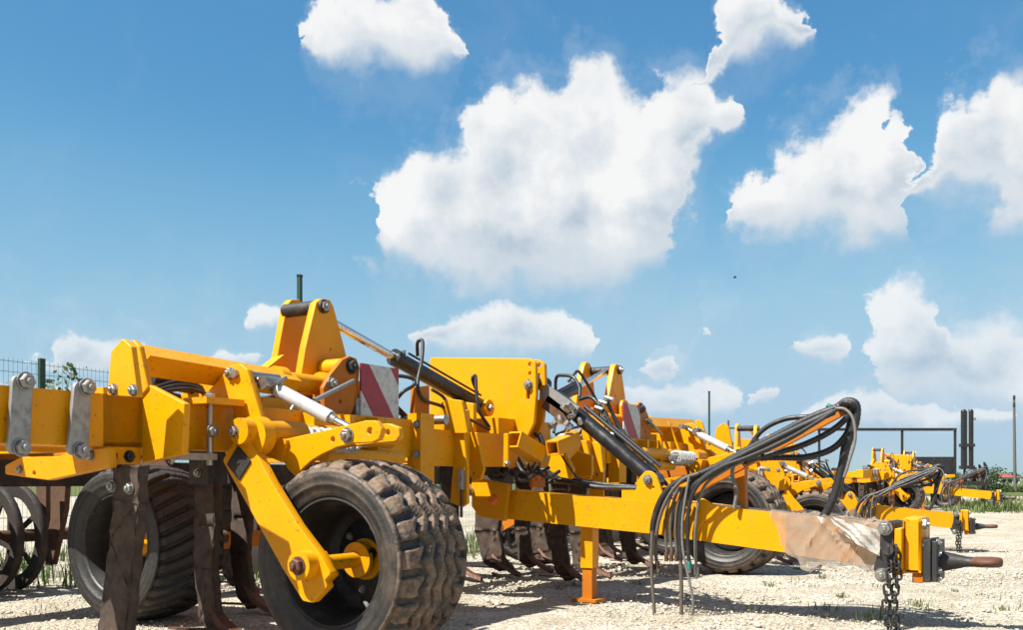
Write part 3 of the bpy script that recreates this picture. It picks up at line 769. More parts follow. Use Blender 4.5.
    plateV("roller_post", RUST, T, [(36,478),(46,478),(46,520),(38,560)], -1.66, 0.04, r=0.01)
    # rod and hoses lying along the rear beam
    cyl('rear_cylinder', BLK, T, (-1.60, -4.1, 1.26), (-1.60, -3.0, 1.27), 0.045)
    cyl('rear_rod', CHROME, T, (-1.60, -3.0, 1.27), (-1.60, -2.6, 1.275), 0.022, bevel=0)
    hose(T, [onU(146,388,-1.1), onU(160,384,-1.0), onU(168,393,-0.95), onU(180,397,-0.95), onU(200,401,-0.95), onU(230,404,-0.95)], 0.012)
    hose(T, [(-0.95,-3.3,1.26), (-0.98,-3.1,1.30), (-1.0,-2.8,1.28), (-1.0,-2.5,1.30), (-1.05,-2.2,1.27)], 0.014)
    # --- gauge wheel: bracket, pivot, arm, link, spring strut
    p = plateV('wheel_bracket', YEL, T, [(198,403),(224,374),(230,366),(240,364),(247,370),(263,425),(266,452),(240,452),(233,408)], -2.92, 0.035, r=0.02)
    bolt(p, onV(231,374,-2.92), NEAR, 0.026)
    plateV('wheel_bracket', YEL, T, [(216,403),(230,374),(240,366),(248,370),(264,425),(266,452),(246,452),(238,408)], -2.72, 0.035, r=0.02)
    cyl('strut_pin', ZINC, T, onV(233,374,-2.94), onV(233,374,-2.94)+Vector((0,0.30,0)), 0.022)
    p = box('clamp_shelf', YEL, T, -0.49, -0.33, -3.16, -2.93, 1.215, 1.245, bevel=0.006)
    bolt(p, (-0.40, -3.08, 1.245), (0,0,1), 0.024)
    cyl('clamp_stud', ZINC, T, (-0.40, -3.08, 0.93), (-0.40, -3.08, 1.25), 0.016)
    bolt(T, (-0.385, -3.08, 1.09), FRONT, 0.026)
    p = box('clamp_shoe', GALV, T, -0.50, -0.36, -3.36, -3.07, 0.955, 0.985, bevel=0.006)
    bolt(p, (-0.40, -3.30, 0.955), (0,0,-1), 0.018)
    c0 = onV(247,432,-2.98)
    cyl('pivot_tube', YEL, T, (c0.x, -3.03, c0.z), (c0.x, -2.62, c0.z), 0.062, seg=28, bevel=0.008)
    cyl('pivot_collar', YEL, T, (c0.x+0.02, -2.97, c0.z-0.02), (c0.x+0.02, -2.90, c0.z-0.02), 0.092, seg=28, bevel=0.01)
    bolt(T, (c0.x-0.03, -3.03, c0.z+0.0), NEAR, 0.024)
    arm = plateV('wheel_arm', YEL, T, [(222.5,461),(235,441),(248,438),(271,482),(298,526),(320,555),(331,575),(325,581),(327,588),(312,604),(303,602),(283,570)], -2.985, 0.05, r=[0.02,0.02,0.02,0,0,0,0.015,0.01,0.01,0.02,0.02,0])
    d = plateV('diamond_cap', BLKD, arm, [(237.5,446.5),(250.5,462),(238.6,481),(226.6,465)], -2.994, 0.012, r=0.004, bevel=0.002)
    bolt(d, onV(238.6,464,-2.994), NEAR, 0.006, BLKD)
    hub = onV(310,567,-2.97)
    HU, HW = 0.137, 0.480
    cyl('axle_boss', YEL, arm, (HU, -3.05, HW), (HU, -2.93, HW), 0.066, seg=28, bevel=0.010)
    bolt(arm, (HU, -3.05, HW), NEAR, 0.034, WORN)
    plateV('arm_rib', YEL, arm, [(300,562),(318,552),(331,576),(318,590)], -2.945, 0.06, r=0.01)
    cyl('axle', YEL, T, (HU, -2.95, HW), (HU, -2.66, HW), 0.036, seg=24)
    cyl('axle_cap', BLK, T, (HU+0.05, -2.66, HW+0.03), (HU+0.05, -2.56, HW+0.03), 0.03)
    wheel(T, HU, -2.87, -2.37, HW, TY_RIB)
    ln = [(284,440),(330,430),(366,421),(376,421),(382,430),(379,440),(372,443),(352,444),(337,448),(322,455),(312,461),(303,469),(296,478),(288,470),(278,452)]
    p = plateV('link_plate', YEL, T, ln, -2.80, 0.035, r=0.02, holes=[(333,440,0.013),(370,431.5,0.016)])
    bolt(p, onV(348,436,-2.80), NEAR, 0.030)
    ln2 = [(322,438),(362,427),(388,424),(399,428),(400,437),(396,442),(376,444),(345,448),(326,452)]
    plateV('link_plate', YEL, T, ln2, -2.63, 0.035, r=0.018, holes=[(388,433,0.014)])
    e = onV(262,445,-2.86); e2 = onV(284,452,-2.80)
    bar('link_arm', YEL, T, (e.x-0.06, -2.72, e.z+0.02), (e2.x+0.02, -2.72, e2.z), 0.20, 0.11, bevel=0.015)
    s0, s1 = onV(252,377,-2.80), onV(349,428,-2.72)
    d = (s1-s0).normalized(); Ls = (s1-s0).length
    b = cyl('spring_strut', SILV, T, s0+d*Ls*0.28, s0+d*Ls*0.82, 0.035, seg=28, bevel=0.005)
    cyl('strut_cap', ZINC, b, s0+d*Ls*0.80, s0+d*Ls*0.87, 0.030, 0.022)
    cyl('strut_rod', CHROME, b, s0+d*Ls*0.85, s1, 0.019, bevel=0)
    cyl('strut_collar', ZINC, b, s0+d*Ls*0.20, s0+d*Ls*0.29, 0.024, 0.036)
    cyl('strut_rod', ZINC, b, s0-d*0.03, s0+d*Ls*0.22, 0.017, bevel=0)
    cyl('strut_eye', ZINC, b, onV(262,383,-2.86), onV(262,383,-2.86)+Vector((0,0.11,0)), 0.034)
    hx = s0.lerp(s1, 0.30); cyl('strut_grip', ZINC, b, hx+Vector((0.02,-0.05,0.03)), hx+Vector((-0.01,0.05,0.07)), 0.010)
    hx = s0.lerp(s1, 0.48); cyl('grease_nipple', ZINC, b, hx, hx+Vector((-0.01,-0.03,-0.05)), 0.010)
    # --- fold tower
    plateU('tower_plate', YEL, T, [(298,398),(306,348),(316.5,303),(322,299),(330,300),(334,307),(347,357),(352,398)], -0.72, 0.05, r=0.02, holes=[(329,372,0.010),(331,350,0.008)])
    plateU('tower_plate', YEL, T, [(272,388),(276,366),(287,306),(292,300),(300,300),(305,308),(320,352),(326,388)], -1.00, 0.05, r=0.02)
    tp = onU(323,307,-0.72)
    TPV, TPW = tp.y, tp.z
    cyl('tower_pin', BLKD, T, (-1.02, TPV, TPW), (-0.70, TPV, TPW), 0.040)
    bolt(T, (-0.715, TPV, TPW), FRONT, 0.032)
    box('tower_base', YEL, T, -1.06, -0.60, -2.55, -1.45, 1.23, 1.30, bevel=0.012)
    tb = onU(305,384,-0.62)
    cyl('tower_tube', YEL, T, (-0.64, -2.45, tb.z), (-0.64, -1.50, tb.z), 0.055, seg=28)
    for v in (-2.40, -2.05): cyl('tower_collar', YEL, T, (-0.64, v-0.03, tb.z), (-0.64, v+0.03, tb.z), 0.078, seg=28, bevel=0.01)
    bar('tower_stay', YEL, T, (-0.98, -2.42, 1.32), (-1.0, -2.02, 1.58), 0.07, 0.05)
    for u_, nm in ((-0.50, 0), (-0.60, 1)):
        p = plateU('lug_plate', YEL if nm else ORA, T, [(324,388),(331,375),(343,360),(350,356.5),(357,359),(360,368),(358,398),(347,428),(326,428)], u_, 0.03, r=0.02, holes=[(341,402,0.010)])  # front plate's orange paints in the shade of an unlit yellow face
        if not nm:
            bolt(p, onU(351.5,367,u_), FRONT, 0.034, BLKD); bolt(p, onU(332,384,u_), FRONT, 0.028, ZINC)
    cyl('lug_spacer', YEL, T, onU(351.5,367,-0.5), onU(351.5,367,-0.5)+Vector((-0.2,0,0)), 0.05)
    q0, q1 = onU(315,401,-0.45), onU(354,381.5,-0.46)
    cyl('adjuster_rod', GALV, T, q0, q1, 0.013)
    # more hinge work under the tower
    for k, (v, u0) in enumerate(((-2.38, -0.44), (-2.12, -0.42), (-1.86, -0.44))):
        box('stiffener', YEL, T, -0.47, u0+0.06, v-0.02, v+0.02, 1.02, 1.22, bevel=0.006)
    cyl('cross_tube', YEL, T, (-0.40, -2.6, 1.10), (-0.40, -1.75, 1.10), 0.055)
    cyl('cross_tube', YEL, T, (-0.36, -2.35, 0.99), (-0.36, -1.7, 0.99), 0.04)
    sprg = [(-0.28 + 0.055*math.cos(k*0.6), -2.62 + k*0.42/84, 1.07 + 0.055*math.sin(k*0.6)) for k in range(85)]
    tube('coil_spring', SILV, T, sprg, 0.011, smooth=False, seg=8)
    cyl('spring_rod', ZINC, T, (-0.28, -2.70, 1.07), (-0.28, -2.12, 1.07), 0.02)
    cyl('wing_cylinder', BLK, T, (-0.86, -3.05, 1.37), (-0.86, -2.70, 1.335), 0.04); cyl('wing_cylinder_rod', CHROME, T, (-0.86, -2.70, 1.335), (-0.86, -2.45, 1.31), 0.022, bevel=0)
    plateV('wing_gusset', YEL, T, [(176,402),(196,374),(206,372),(232,404)], -2.80, 0.03, r=0.012)
    for k in range(3):
        hose(T, [(-0.74-0.03*k, -3.2, 1.26), (-0.76-0.02*k, -2.9, 1.32+0.02*k), (-0.74, -2.6, 1.27), (-0.72-0.03*k, -2.2, 1.34), (-0.74, -1.8, 1.28), (-0.72, -1.45, 1.33+0.03*k), (-0.7, -1.15, 1.25)], 0.011)
    # warning board
    sp = onU(380.5, 411, -0.48)
    box('warning_board', SIGN, T, -0.49, -0.478, sp.y-0.172, sp.y+0.172, sp.z-0.275, sp.z+0.262, bevel=0.003)
    box('board_bracket', GALV, T, -0.54, -0.49, sp.y-0.20, sp.y-0.13, sp.z-0.16, sp.z+0.06, bevel=0.004)
    # --- hinge to the centre frame
    box('hinge_post', YEL, T, -0.50, -0.40, -1.45, -1.31, 0.84, 1.27, bevel=0.010)
    for w in (1.20, 1.02): bolt(T, (-0.43, -1.45, w), NEAR, 0.022)
    box('hinge_post', ORA, T, -0.62, -0.52, -1.56, -1.49, 0.88, 1.24, bevel=0.008)
    for w in (1.22, 1.16, 0.97): bolt(T, (-0.57, -1.56, w), NEAR, 0.020, WORN)
    plateU('hinge_plate', ORA, T, [(416,388),(430,386),(430,416),(415,416)], -0.56, 0.04, r=0.008)
    plateV('hinge_plate', YEL, T, [(453,433),(464,433),(467.5,470),(467.5,504),(462,508),(450.5,503),(453,470)], -0.99, 0.03, r=0.01, holes=[(459.5,474,0.013)])
    plateV('hinge_plate', YEL, T, [(469.5,433),(476.5,433),(484,470),(481,480),(473,482),(469,474)], -0.80, 0.03, r=0.01, holes=[(473,474,0.013)])
    plateV('hinge_plate', YEL, T, [(441,404),(447,399),(462,401),(468,434),(448,434),(436,430)], -1.02, 0.03, r=0.012)
    cyl('hinge_pin', ZINC, T, (-0.95, -1.24, 1.24), (-0.36, -1.24, 1.24), 0.03)
    box('sensor_bar', GALV, T, -0.42, -0.39, -1.03, -0.99, 0.80, 0.93, bevel=0.004)
    cyl('sensor_rod', RUST, T, (-0.405, -1.01, 0.62), (-0.405, -1.01, 0.82), 0.010)
    # fold cylinder from the tower pin to the mast
    e1 = onV(491, 409, -0.30)
    c = cylinder_ram(T, (-0.84, TPV, TPW), (e1.x-0.05, -0.30, e1.z), 0.052, 0.027, 0.44, 'fold_cylinder')
    cyl('cylinder_lug', YEL, T, (e1.x-0.05, -0.34, e1.z), (e1.x+0.02, -0.34, e1.z), 0.060)
    bolt(T, (e1.x+0.02, -0.34, e1.z), FRONT, 0.026)
    pipe = [Vector((-0.84, TPV, TPW)).lerp(Vector((e1.x-0.05, -0.30, e1.z)), f) + Vector((0.03, 0, 0.065)) for f in (0.50, 0.66, 0.82, 0.95)]
    tube('oil_pipe', BLK, c, pipe, 0.008)
    hose(T, [onU(418,356,-0.74), onU(418,343,-0.70), onU(423,342,-0.66), onU(422,362,-0.60), onU(418,385,-0.56), onU(424,400,-0.54), onU(440,406,-0.54), onU(460,414,-0.54)], 0.012)
    hose(T, [onU(388,376,-0.66), onU(404,377,-0.6), onU(414,380,-0.56), onU(414,386,-0.55), onU(404,392,-0.56), onU(396,400,-0.62), onU(385,402,-0.66)], 0.012)
    hose(T, [onU(478,394,-0.66), onU(473,380,-0.64), onU(476,377,-0.62), onU(477,395,-0.60), onU(480,412,-0.58), onU(490,428,-0.55)], 0.012)
    hose(T, [onU(432,390,-0.58), onU(444,398,-0.56), onU(452,412,-0.54), onU(470,420,-0.54), onU(490,430,-0.54)], 0.011)

def centre(T):
    global MIR
    MIR = 1.0
    box('centre_beam', YEL, T, -0.68, -0.48, -1.22, 1.22, 0.955, 1.185, bevel=0.022, seg=3)
    box('centre_rear_beam', YEL, T, -1.74, -1.54, -1.2, 1.2, 1.0, 1.2, bevel=0.02)
    for v in (-0.55, 0.55): box('centre_rail', YEL, T, -2.9, -0.69, v-0.07, v+0.07, 1.0, 1.18, bevel=0.015)
    box('mast_base', YEL, T, -1.35, -0.50, -0.42, 0.32, 1.187, 1.30, bevel=0.012)
    for (u, v) in ((-1.75, -0.6), (-1.75, 0.75), (-0.75, 0.9), (-2.75, 0.1), (-2.75, 1.1), (-2.75, -0.85)):
        tine(T, u, v, 0.92); box('tine_clamp', BLKD, T, u-0.07, u+0.08, v-0.06, v+0.06, 0.84, 1.02, bevel=0.01)
    box('tine_beam', RUSTD, T, -2.86, -2.68, -4.0, 4.0, 0.82, 0.99, bevel=0.015)
    ringm = [o for o in T.children if o.name.startswith('roller_ring')][0].data
    for i in range(12):
        v = -0.57 + i*0.19; o = bpy.data.objects.new('roller_ring', ringm); COL.objects.link(o); put(o, (-4.15, v, 0.422), T); o.rotation_euler = (0, i*0.7, 0)
    cyl('roller_shaft', RUST, T, (-4.15, -1.5, 0.422), (-4.15, 1.6, 0.422), 0.05)
    for v in (-1.2, -0.6, 0.0, 0.6, 1.2, 2.2, 2.9):      # levelling discs on spring arms
        q0 = (-3.15, v, 0.95); q1 = (-3.42, v+0.05, 0.30)
        d_ = bar('disc_arm', RUSTD, T, q0, q1, 0.05, 0.08, bevel=0.006)
        revolve('levelling_disc', RUSTD, d_, [(0.02,-0.03),(0.12,-0.02),(0.22,0.01),(0.255,0.03),(0.255,0.036),(0.22,0.018),(0.12,-0.012),(0.02,-0.02)], (-3.42, v+0.06, 0.265), (0.30, 1, 0), 28, closed=True)
    # yellow boxes at the foot of the mast
    plateV('mast_gusset', YEL, T, [(436,388),(447,399),(462,402),(474,404),(474,434),(436,432)], -0.62, 0.04, r=0.012)
    plateU('mast_gusset', YEL, T, [(455,415),(470,410),(472,434),(455,434)], -0.52, 0.03, r=0.006)
    # mast of two plates
    m1 = [(430,358),(531,359),(536,363),(536.5,395),(534,424),(527,439),(519,442),(497,431),(497,432),(440,432),(430,420)]
    holes = [(530.5,365,0.016),(530.5,374,0.014),(529,382,528.5,398,0.014)]
    plateV('mast_plate', YEL, T, m1, -0.20, 0.035, r=[0.03,0.05,0.04,0,0.05,0.05,0.05,0.01,0.01,0.02,0.02], holes=holes)
    m2 = [(470,360),(539,360),(545,364),(546,396),(543,424),(536,441),(526,447),(497,433),(470,432)]
    plateV('mast_plate', YEL, T, m2, -0.05, 0.035, r=[0.03,0.05,0.04,0,0.05,0.05,0.05,0.01,0.01], holes=[(540,366,0.016),(539.5,376,0.014),(538.5,384,538,400,0.014)])
    bolt(T, onV(529,385.5,-0.20), NEAR, 0.030, ZINC)
    # spare square tubes
    def open_tube(name, p0, p1, wd, mat=YEL):
        p0, p1 = Vector(p0), Vector(p1); d = (p1-p0).normalized(); s = d.cross(Vector((0,0,1))).normalized(); t = s.cross(d)
        bm = bmesh.new(); R = []
        for p, k in ((p0,1),(p1,1),(p1,0.82),(p0,0.82)):
            R.append([bm.verts.new(p + s*a*wd/2*k + t*b*wd/2*k) for a, b in ((-1,-1),(1,-1),(1,1),(-1,1))])
        for i in range(4):
            A, B = R[i], R[(i+1)%4]
            for j in range(4): bm.faces.new([A[j], A[(j+1)%4], B[(j+1)%4], B[j]])
        return finish(bm, name, mat, T, bevel=0.004)
    a = onV(514,440,-0.52); open_tube('square_tube', a, (a.x+0.05, -0.27, a.z-0.10), 0.115)
    a = onV(553,449,-0.30); open_tube('square_tube', a, (a.x+0.02, -0.02, a.z+0.07), 0.10)
    plateV('tube_bracket', YEL, T, [(504,434),(508.5,434),(508.5,466),(503.5,468)], -0.55, 0.03, r=0.004)
    bolt(T, onV(507,464,-0.55), FRONT, 0.02)
    plateV('hook_plate', YEL, T, [(548,470),(552,452),(562,446),(574,470),(572,480),(561,478)], -0.1, 0.03, r=0.012)
    plateV('hook_plate', YEL, T, [(568,462),(578,452),(592,456),(592,476),(570,480)], 0.35, 0.04, r=0.012)
    # hoses in the middle of the frame
    for k, pts in enumerate(([(535,434),(541,441),(539,452),(534,466),(530,474)], [(540,434),(544,446),(540,460),(538,474)], [(470,420),(484,424),(500,432),(520,440),(532,452)], [(468,424),(486,430),(502,438),(514,452),(524,468)])):
        hose(T, [onV(x, y, -0.12 - 0.02*k) for x, y in pts], 0.013)
    for k in range(7):
        x = 484 + k*9 + random.uniform(-3, 3); y = 470 + random.uniform(-4, 6)
        hose(T, [onV(x, y-4, -0.30), onV(x+5, y+4, -0.34), onV(x+12, y+6, -0.3), onV(x+22, y, -0.2)], 0.013)
    p = plateV('valve_block', BLKD, T, [(474,464),(500,466),(500,476),(474,476)], -0.35, 0.12, r=0.004)
    # --- drawbar
    q = [(472,478),(509,485),(505,522),(479,517),(472,507)]
    hp = plateV('drawbar_hinge', YEL, T, q, -0.20, 0.04, r=0.012)
    o = onV(494,500.5,-0.20)
    revolve('reflector', REFL, hp, [(0.001,-0.016),(0.028,-0.016),(0.036,-0.010),(0.040,0.0),(0.040,0.004)], (o.x, o.y, o.z), (0,1,0), 24)
    plateV('drawbar_hinge', YEL, T, q, 0.16, 0.04, r=0.012)
    cyl('drawbar_pin', ZINC, T, (o.x-0.2, -0.23, o.z+0.06), (o.x-0.2, 0.23, o.z+0.06), 0.03)
    a, b = onV(506,505,-0.12), onV(672,520.5,-0.12)
    h0 = onV(509,490,-0.12).z - onV(509,519,-0.12).z
    bar('drawbar_rear', YEL, T, (a.x, 0, a.z), (b.x, 0, b.z), 0.24, h0, bevel=0.016, seg=3)
    a2, b2 = onV(664,518.5,-0.13), onV(884,546.5,-0.13)
    h2 = onV(716,507,-0.13).z - onV(716,544,-0.13).z
    db = bar('drawbar', YEL, T, (a2.x, 0, a2.z), (b2.x, 0, b2.z), 0.26, h2, bevel=0.018, seg=3)
    plateV('fish_plate', YEL, T, [(692,538),(698,500),(703,499),(720,508),(716,515),(704,523),(697,533)], -0.150, 0.018, r=0.004)
    plateV('drawbar_lug', YEL, T, [(634,498),(640,478),(646,471.5),(652,472),(657,477),(668,508),(668,512),(630,508)], -0.10, 0.03, r=[0.01,0.05,0.04,0.04,0.05,0,0,0], holes=[(654,488,0.008)])
    plateV('drawbar_lug', YEL, T, [(634,498),(640,478),(646,471.5),(652,472),(657,477),(668,508),(668,512),(630,508)], 0.06, 0.03, r=[0.01,0.05,0.04,0.04,0.05,0,0,0])
    lp = onV(648.5,480.5,-0.10); bolt(T, lp, NEAR, 0.028, ZINC)
    p = plateU('pin_holder', ORA, T, [(533,473),(546,473),(546,488),(533,488)], onV(540,480,-0.05).x, 0.03, r=0.004, holes=[(537,480,0.007),(543,480,0.007)])
    box('lug_step', YEL, T, lp.x-0.20, lp.x-0.02, -0.09, 0.08, lp.z-0.14, lp.z-0.07, bevel=0.01)
    # drawbar ram
    r0 = onV(541,384,0.02); r1 = Vector((lp.x, 0.0, lp.z)); d = (r1-r0).normalized()
    c = cyl('drawbar_cylinder', BLK, T, r0.lerp(r1, 0.16), r0.lerp(r1, 0.97), 0.055, seg=28, bevel=0.008)
    cyl('rod', CHROME, c, r0, r0.lerp(r1, 0.20), 0.032, bevel=0)
    cyl('cylinder_eye', BLK, c, (r1.x, -0.07, r1.z), (r1.x, 0.07, r1.z), 0.05)
    cyl('cylinder_eye', BLKD, c, (r0.x, -0.10, r0.z), (r0.x, 0.10, r0.z), 0.05)
    tube('oil_pipe', HOSE, c, [r0.lerp(r1, f) + Vector((0.055, 0.0, 0.062)) for f in (0.35, 0.55, 0.75, 0.93)], 0.016)
    tube('oil_pipe', HOSE, c, [r0.lerp(r1, f) + Vector((0.075, 0.05, 0.058)) for f in (0.45, 0.6, 0.75, 0.95)], 0.012)
    # lock-out plate and valves on the ram
    b0, b1 = onV(544,391,-0.08), onV(577,414,-0.08)
    vb = bar('valve_plate', GALV, T, b0, b1, 0.03, 0.10, bevel=0.006)
    bar('valve_box', RUST, T, onV(547,402,-0.07), onV(570,420,-0.07), 0.05, 0.10, bevel=0.008)
    for k, (x, y) in enumerate(((563,408),(569,412),(575,416),(560,418),(566,424),(572,428),(580,420),(556,424),(574,409),(568,430))):
        p = onV(x, y, -0.11)
        v_ = cyl('valve', ZINC, vb, p, p + Vector((0.035*math.cos(k*2.1), -0.05, 0.04*math.sin(k*1.7))), 0.022 if k % 2 else 0.017, seg=12, bevel=0.003)
    for x, y in ((606,398),(600,402),(596,408)):
        p = onV(x, y, 0.05); cyl('fitting', ZINC, T, p, p+Vector((0.06,0,-0.02)), 0.018, seg=12)
    hose(T, [onV(556,393,0.35), onV(557,378,0.32), onV(564,376,0.3), onV(574,378,0.28), onV(580,388,0.26), onV(580,398,0.22)], 0.013)
    hose(T, [onV(580,400,0.10), onV(592,398,0.08), onV(604,412,0.06), onV(620,440,0.05), onV(640,462,0.05), onV(664,486,0.04)], 0.014)
    hose(T, [onV(607,400,0.06), onV(618,424,0.10), onV(634,446,0.10), onV(652,466,0.10), onV(668,486,0.1)], 0.014)
    hose(T, [onV(548,482,-0.02), onV(570,483,-0.04), onV(600,488,-0.03), onV(634,489,-0.05), onV(652,490,0.02)], 0.018)
    hose(T, [onV(552,481,0.02), onV(575,481,0.02), onV(604,485,0.0), onV(640,488,0.0)], 0.015)
    hose(T, [onV(562,456,-0.12), onV(570,468,-0.14), onV(580,480,-0.12), onV(596,484,-0.08)], 0.007)
    # support leg
    lg = box('jack_leg', YEL, T, -0.045, 0.05, -0.05, 0.045, 0.24, 0.66, bevel=0.008)
    box('jack_inner_tube', ORA, lg, -0.036, 0.041, -0.040, 0.036, 0.02, 0.24, bevel=0.006)
    box('jack_foot', ORA, lg, -0.10, 0.09, -0.08, 0.075, 0.0, 0.02, bevel=0.004)
    # --- hitch head, built along the drawbar's end
    D0 = b2.copy(); ax = (Vector((b2.x,0,b2.z)) - Vector((a2.x,0,a2.z))).normalized()
    def hx(px, py, v=-0.16): return onV(px, py, v)
    plateV('head_clamp', BLKD, T, [(882,526),(884,522),(893,524),(895,545),(890,574),(880,579),(874,570),(880,550)], -0.19, 0.38, r=0.02)
    for x, y in ((886,529),(883,576)): bolt(T, onV(x, y, -0.195), NEAR, 0.034, ZINC)
    cyl('chain_eye', BLKD, T, onV(889,551,-0.26), onV(889,551,-0.18), 0.03)
    plateV('head_plate', YEL, T, [(895.5,529.5),(902.5,529),(902.5,576),(894.5,577)], -0.20, 0.40, r=0.006)
    hb = plateV('hitch_block', YEL, T, [(903,521),(906,518),(921,518.5),(923,522),(923,575),(903,574)], -0.14, 0.28, r=0.008, bevel=0.020)
    plateV('hitch_block_foot', ORA, T, [(913,574),(924,575),(924,584),(913,583.5)], -0.12, 0.24, r=0.004)
    for x, y in ((923,525),(923,545)): bolt(T, onV(x, y, -0.09), FRONT, 0.032, ZINC)
    plateV('flange', BLKD, T, [(924,541),(931.5,540),(931.5,583.5),(924,583.5)], -0.15, 0.30, r=0.004)
    fl = plateV('flange', BLKD, T, [(932.5,542),(938,542),(938,583),(932.5,583)], -0.14, 0.28, r=0.004)
    for x, y in ((938,543.5),(938,554),(938,571),(938,579)):
        bolt(fl, onV(x, y, -0.10), FRONT, 0.020, ZINC)
    # towing eye: tapering shank that ends in a rounded ring
    c0, c1 = onV(938,562,0.0), onV(1004,563.5,0.0)
    bm = bmesh.new(); rows = []
    for f, hw, hh in ((0.0,0.060,0.062),(0.12,0.058,0.058),(0.30,0.046,0.044),(0.46,0.040,0.031),(0.55,0.040,0.029),(0.60,0.060,0.030),(0.70,0.088,0.031),(0.84,0.090,0.031),(0.94,0.066,0.029),(0.985,0.036,0.024),(1.0,0.010,0.012)):
        p = c0.lerp(c1, f); rows.append([bm.verts.new(p + Vector((0, hw*math.cos(2*PI*k/14), hh*math.sin(2*PI*k/14)))) for k in range(14)])
    for A, B in zip(rows, rows[1:]):
        for i in range(14): bm.faces.new([A[i], A[(i+1)%14], B[(i+1)%14], B[i]])
    bm.faces.new(rows[0][::-1]); bm.faces.new(rows[-1])
    eye = finish(bm, 'towing_eye', BLKD, T, angle=60)
    eye.data.materials.append(WORN)
    for f in eye.data.polygons:
        if (f.center.x + ORIG[eye.name].x) > c0.lerp(c1, 0.57).x: f.material_index = 1
    # safety chain, each link its own piece
    ch = bpy.data.objects.new('safety_chain', None); COL.objects.link(ch); top = onV(889,546,-0.24); put(ch, top, T)
    bm = bmesh.new(); ring = []
    for k in range(24):
        a_ = 2*PI*k/24; x = 0.019*math.cos(a_); z = 0.017*math.sin(a_) + (0.016 if math.sin(a_) >= 0 else -0.016)
        n_ = Vector((math.cos(a_), 0, math.sin(a_))); ring.append([bm.verts.new(Vector((x,0,z)) + (n_*math.cos(2*PI*j/7) + Vector((0,1,0))*math.sin(2*PI*j/7))*0.0075) for j in range(7)])
    for k in range(24):
        A, B = ring[k], ring[(k+1)%24]
        for j in range(7): bm.faces.new([A[j], A[(j+1)%7], B[(j+1)%7], B[j]])
    bmesh.ops.recalc_face_normals(bm, faces=bm.faces)
    lm = bpy.data.meshes.new('chain_link'); bm.to_mesh(lm); bm.free(); lm.materials.append(BLKD)
    for f in lm.polygons: f.use_smooth = True
    for sd, nn in ((0.0, 13), (0.045, 11)):
        for k in range(nn):
            o_ = bpy.data.objects.new('chain_link', lm); COL.objects.link(o_)
            put(o_, top + Vector((0.012*math.sin(k*0.7)+sd*0.9, sd*0.35, -0.03 - k*0.0455)), ch)
            o_.rotation_euler = (0, random.uniform(-0.08, 0.08), (0.5 if k % 2 else 2.07) + random.uniform(-0.2, 0.2))
    # plastic film tied over the end of the drawbar
    film(T, a2, b2, h2)
    # --- hose mast and the bundle over it
    m0, m1_ = onV(676,501,-0.06), onV(852,407,-0.06)
    bar('hose_mast', ORA, T, m0, m1_, 0.05, 0.055, bevel=0.004)
    pb = onV(742,511,-0.05); pt = onV(741,462,-0.05)
    bar('mast_post', ORA, T, pb, pt, 0.06, 0.075, bevel=0.004)
    bolt(T, onV(739,508,-0.09), NEAR, 0.02)
    def hv(px, v): return [onV(x, y, v) for x, y in px]
    hose(T, hv([(653,532),(652,560),(653,585),(655,612),(655,640)], -0.30), 0.012, BRN)
    sleeve = dict(ribs=0.07, ripitch=0.022)
    hose(T, hv([(653,545),(655,520),(664,497),(680,482),(700,475),(720,466),(745,452),(775,437),(810,419),(838,408)], -0.20), 0.022, HOSE, 'sleeved_hose', **sleeve)
    hose(T, hv([(682,560),(681,530),(684,505),(695,487),(712,474),(735,460),(765,445),(800,428),(835,412)], -0.24), 0.021, HOSE, 'sleeved_hose', **sleeve)
    hose(T, hv([(681,556),(682,585),(682,612),(681,640)], -0.24), 0.013, BRN)
    hose(T, hv([(690,476),(686,500),(683,525),(684,552),(690,582),(694,606),(690,622),(682,628)], -0.27), 0.009, HOSEG)
    for x in (666, 671, 676):
        hose(T, hv([(x+8,488),(x+2,508),(x,530),(x+1,548),(x+2,556)], -0.22), 0.010, BRN)
        p = onV(x+1,553,-0.22); cyl('coupler', RUST, T, p, p+Vector((0,0,-0.06)), 0.014, seg=12)
    hose(T, hv([(735,509),(737,492),(733,474),(738,461),(752,452),(775,440),(806,424),(840,406)], -0.17), 0.012, HOSEG)
    hose(T, hv([(748,455),(770,440),(800,427),(832,415),(846,408)], 0.02), 0.018)
    hose(T, hv([(745,456),(762,432),(785,420),(812,417),(838,412)], 0.05), 0.016)
    hose(T, hv([(742,462),(770,455),(800,447),(828,434),(846,420),(852,408)], -0.10), 0.019, HOSE, 'sleeved_hose', **sleeve)
    hose(T, hv([(748,459),(778,458),(805,458),(832,450),(848,434),(856,412)], -0.05), 0.020, HOSE, 'sleeved_hose', **sleeve)
    hose(T, hv([(838,408),(848,402),(857,406),(856,424),(848,446),(842,470),(836,494),(828,512),(820,522)], -0.10), 0.024, HOSE, 'sleeved_hose', **sleeve)
    hose(T, hv([(840,406),(850,404),(854,412),(850,430),(845,452),(842,476),(838,498)], -0.02), 0.024)
    hose(T, hv([(836,409),(846,410),(854,420),(856,440),(850,462),(845,478)], -0.22), 0.009, HOSEG)
    hose(T, hv([(838,410),(806,430),(776,446),(748,458),(722,468),(700,484),(690,506),(688,540),(690,566)], -0.28), 0.013)
    hose(T, hv([(830,414),(796,436),(764,452),(735,464),(708,472),(688,488),(676,512),(670,536)], -0.15), 0.015)
    hose(T, hv([(700,474),(684,480),(670,496),(660,520),(656,548),(658,566)], -0.26), 0.012, BRN)
    hose(T, hv([(744,462),(724,472),(706,486),(698,510),(696,545),(697,572)], -0.20), 0.010, HOSEG)
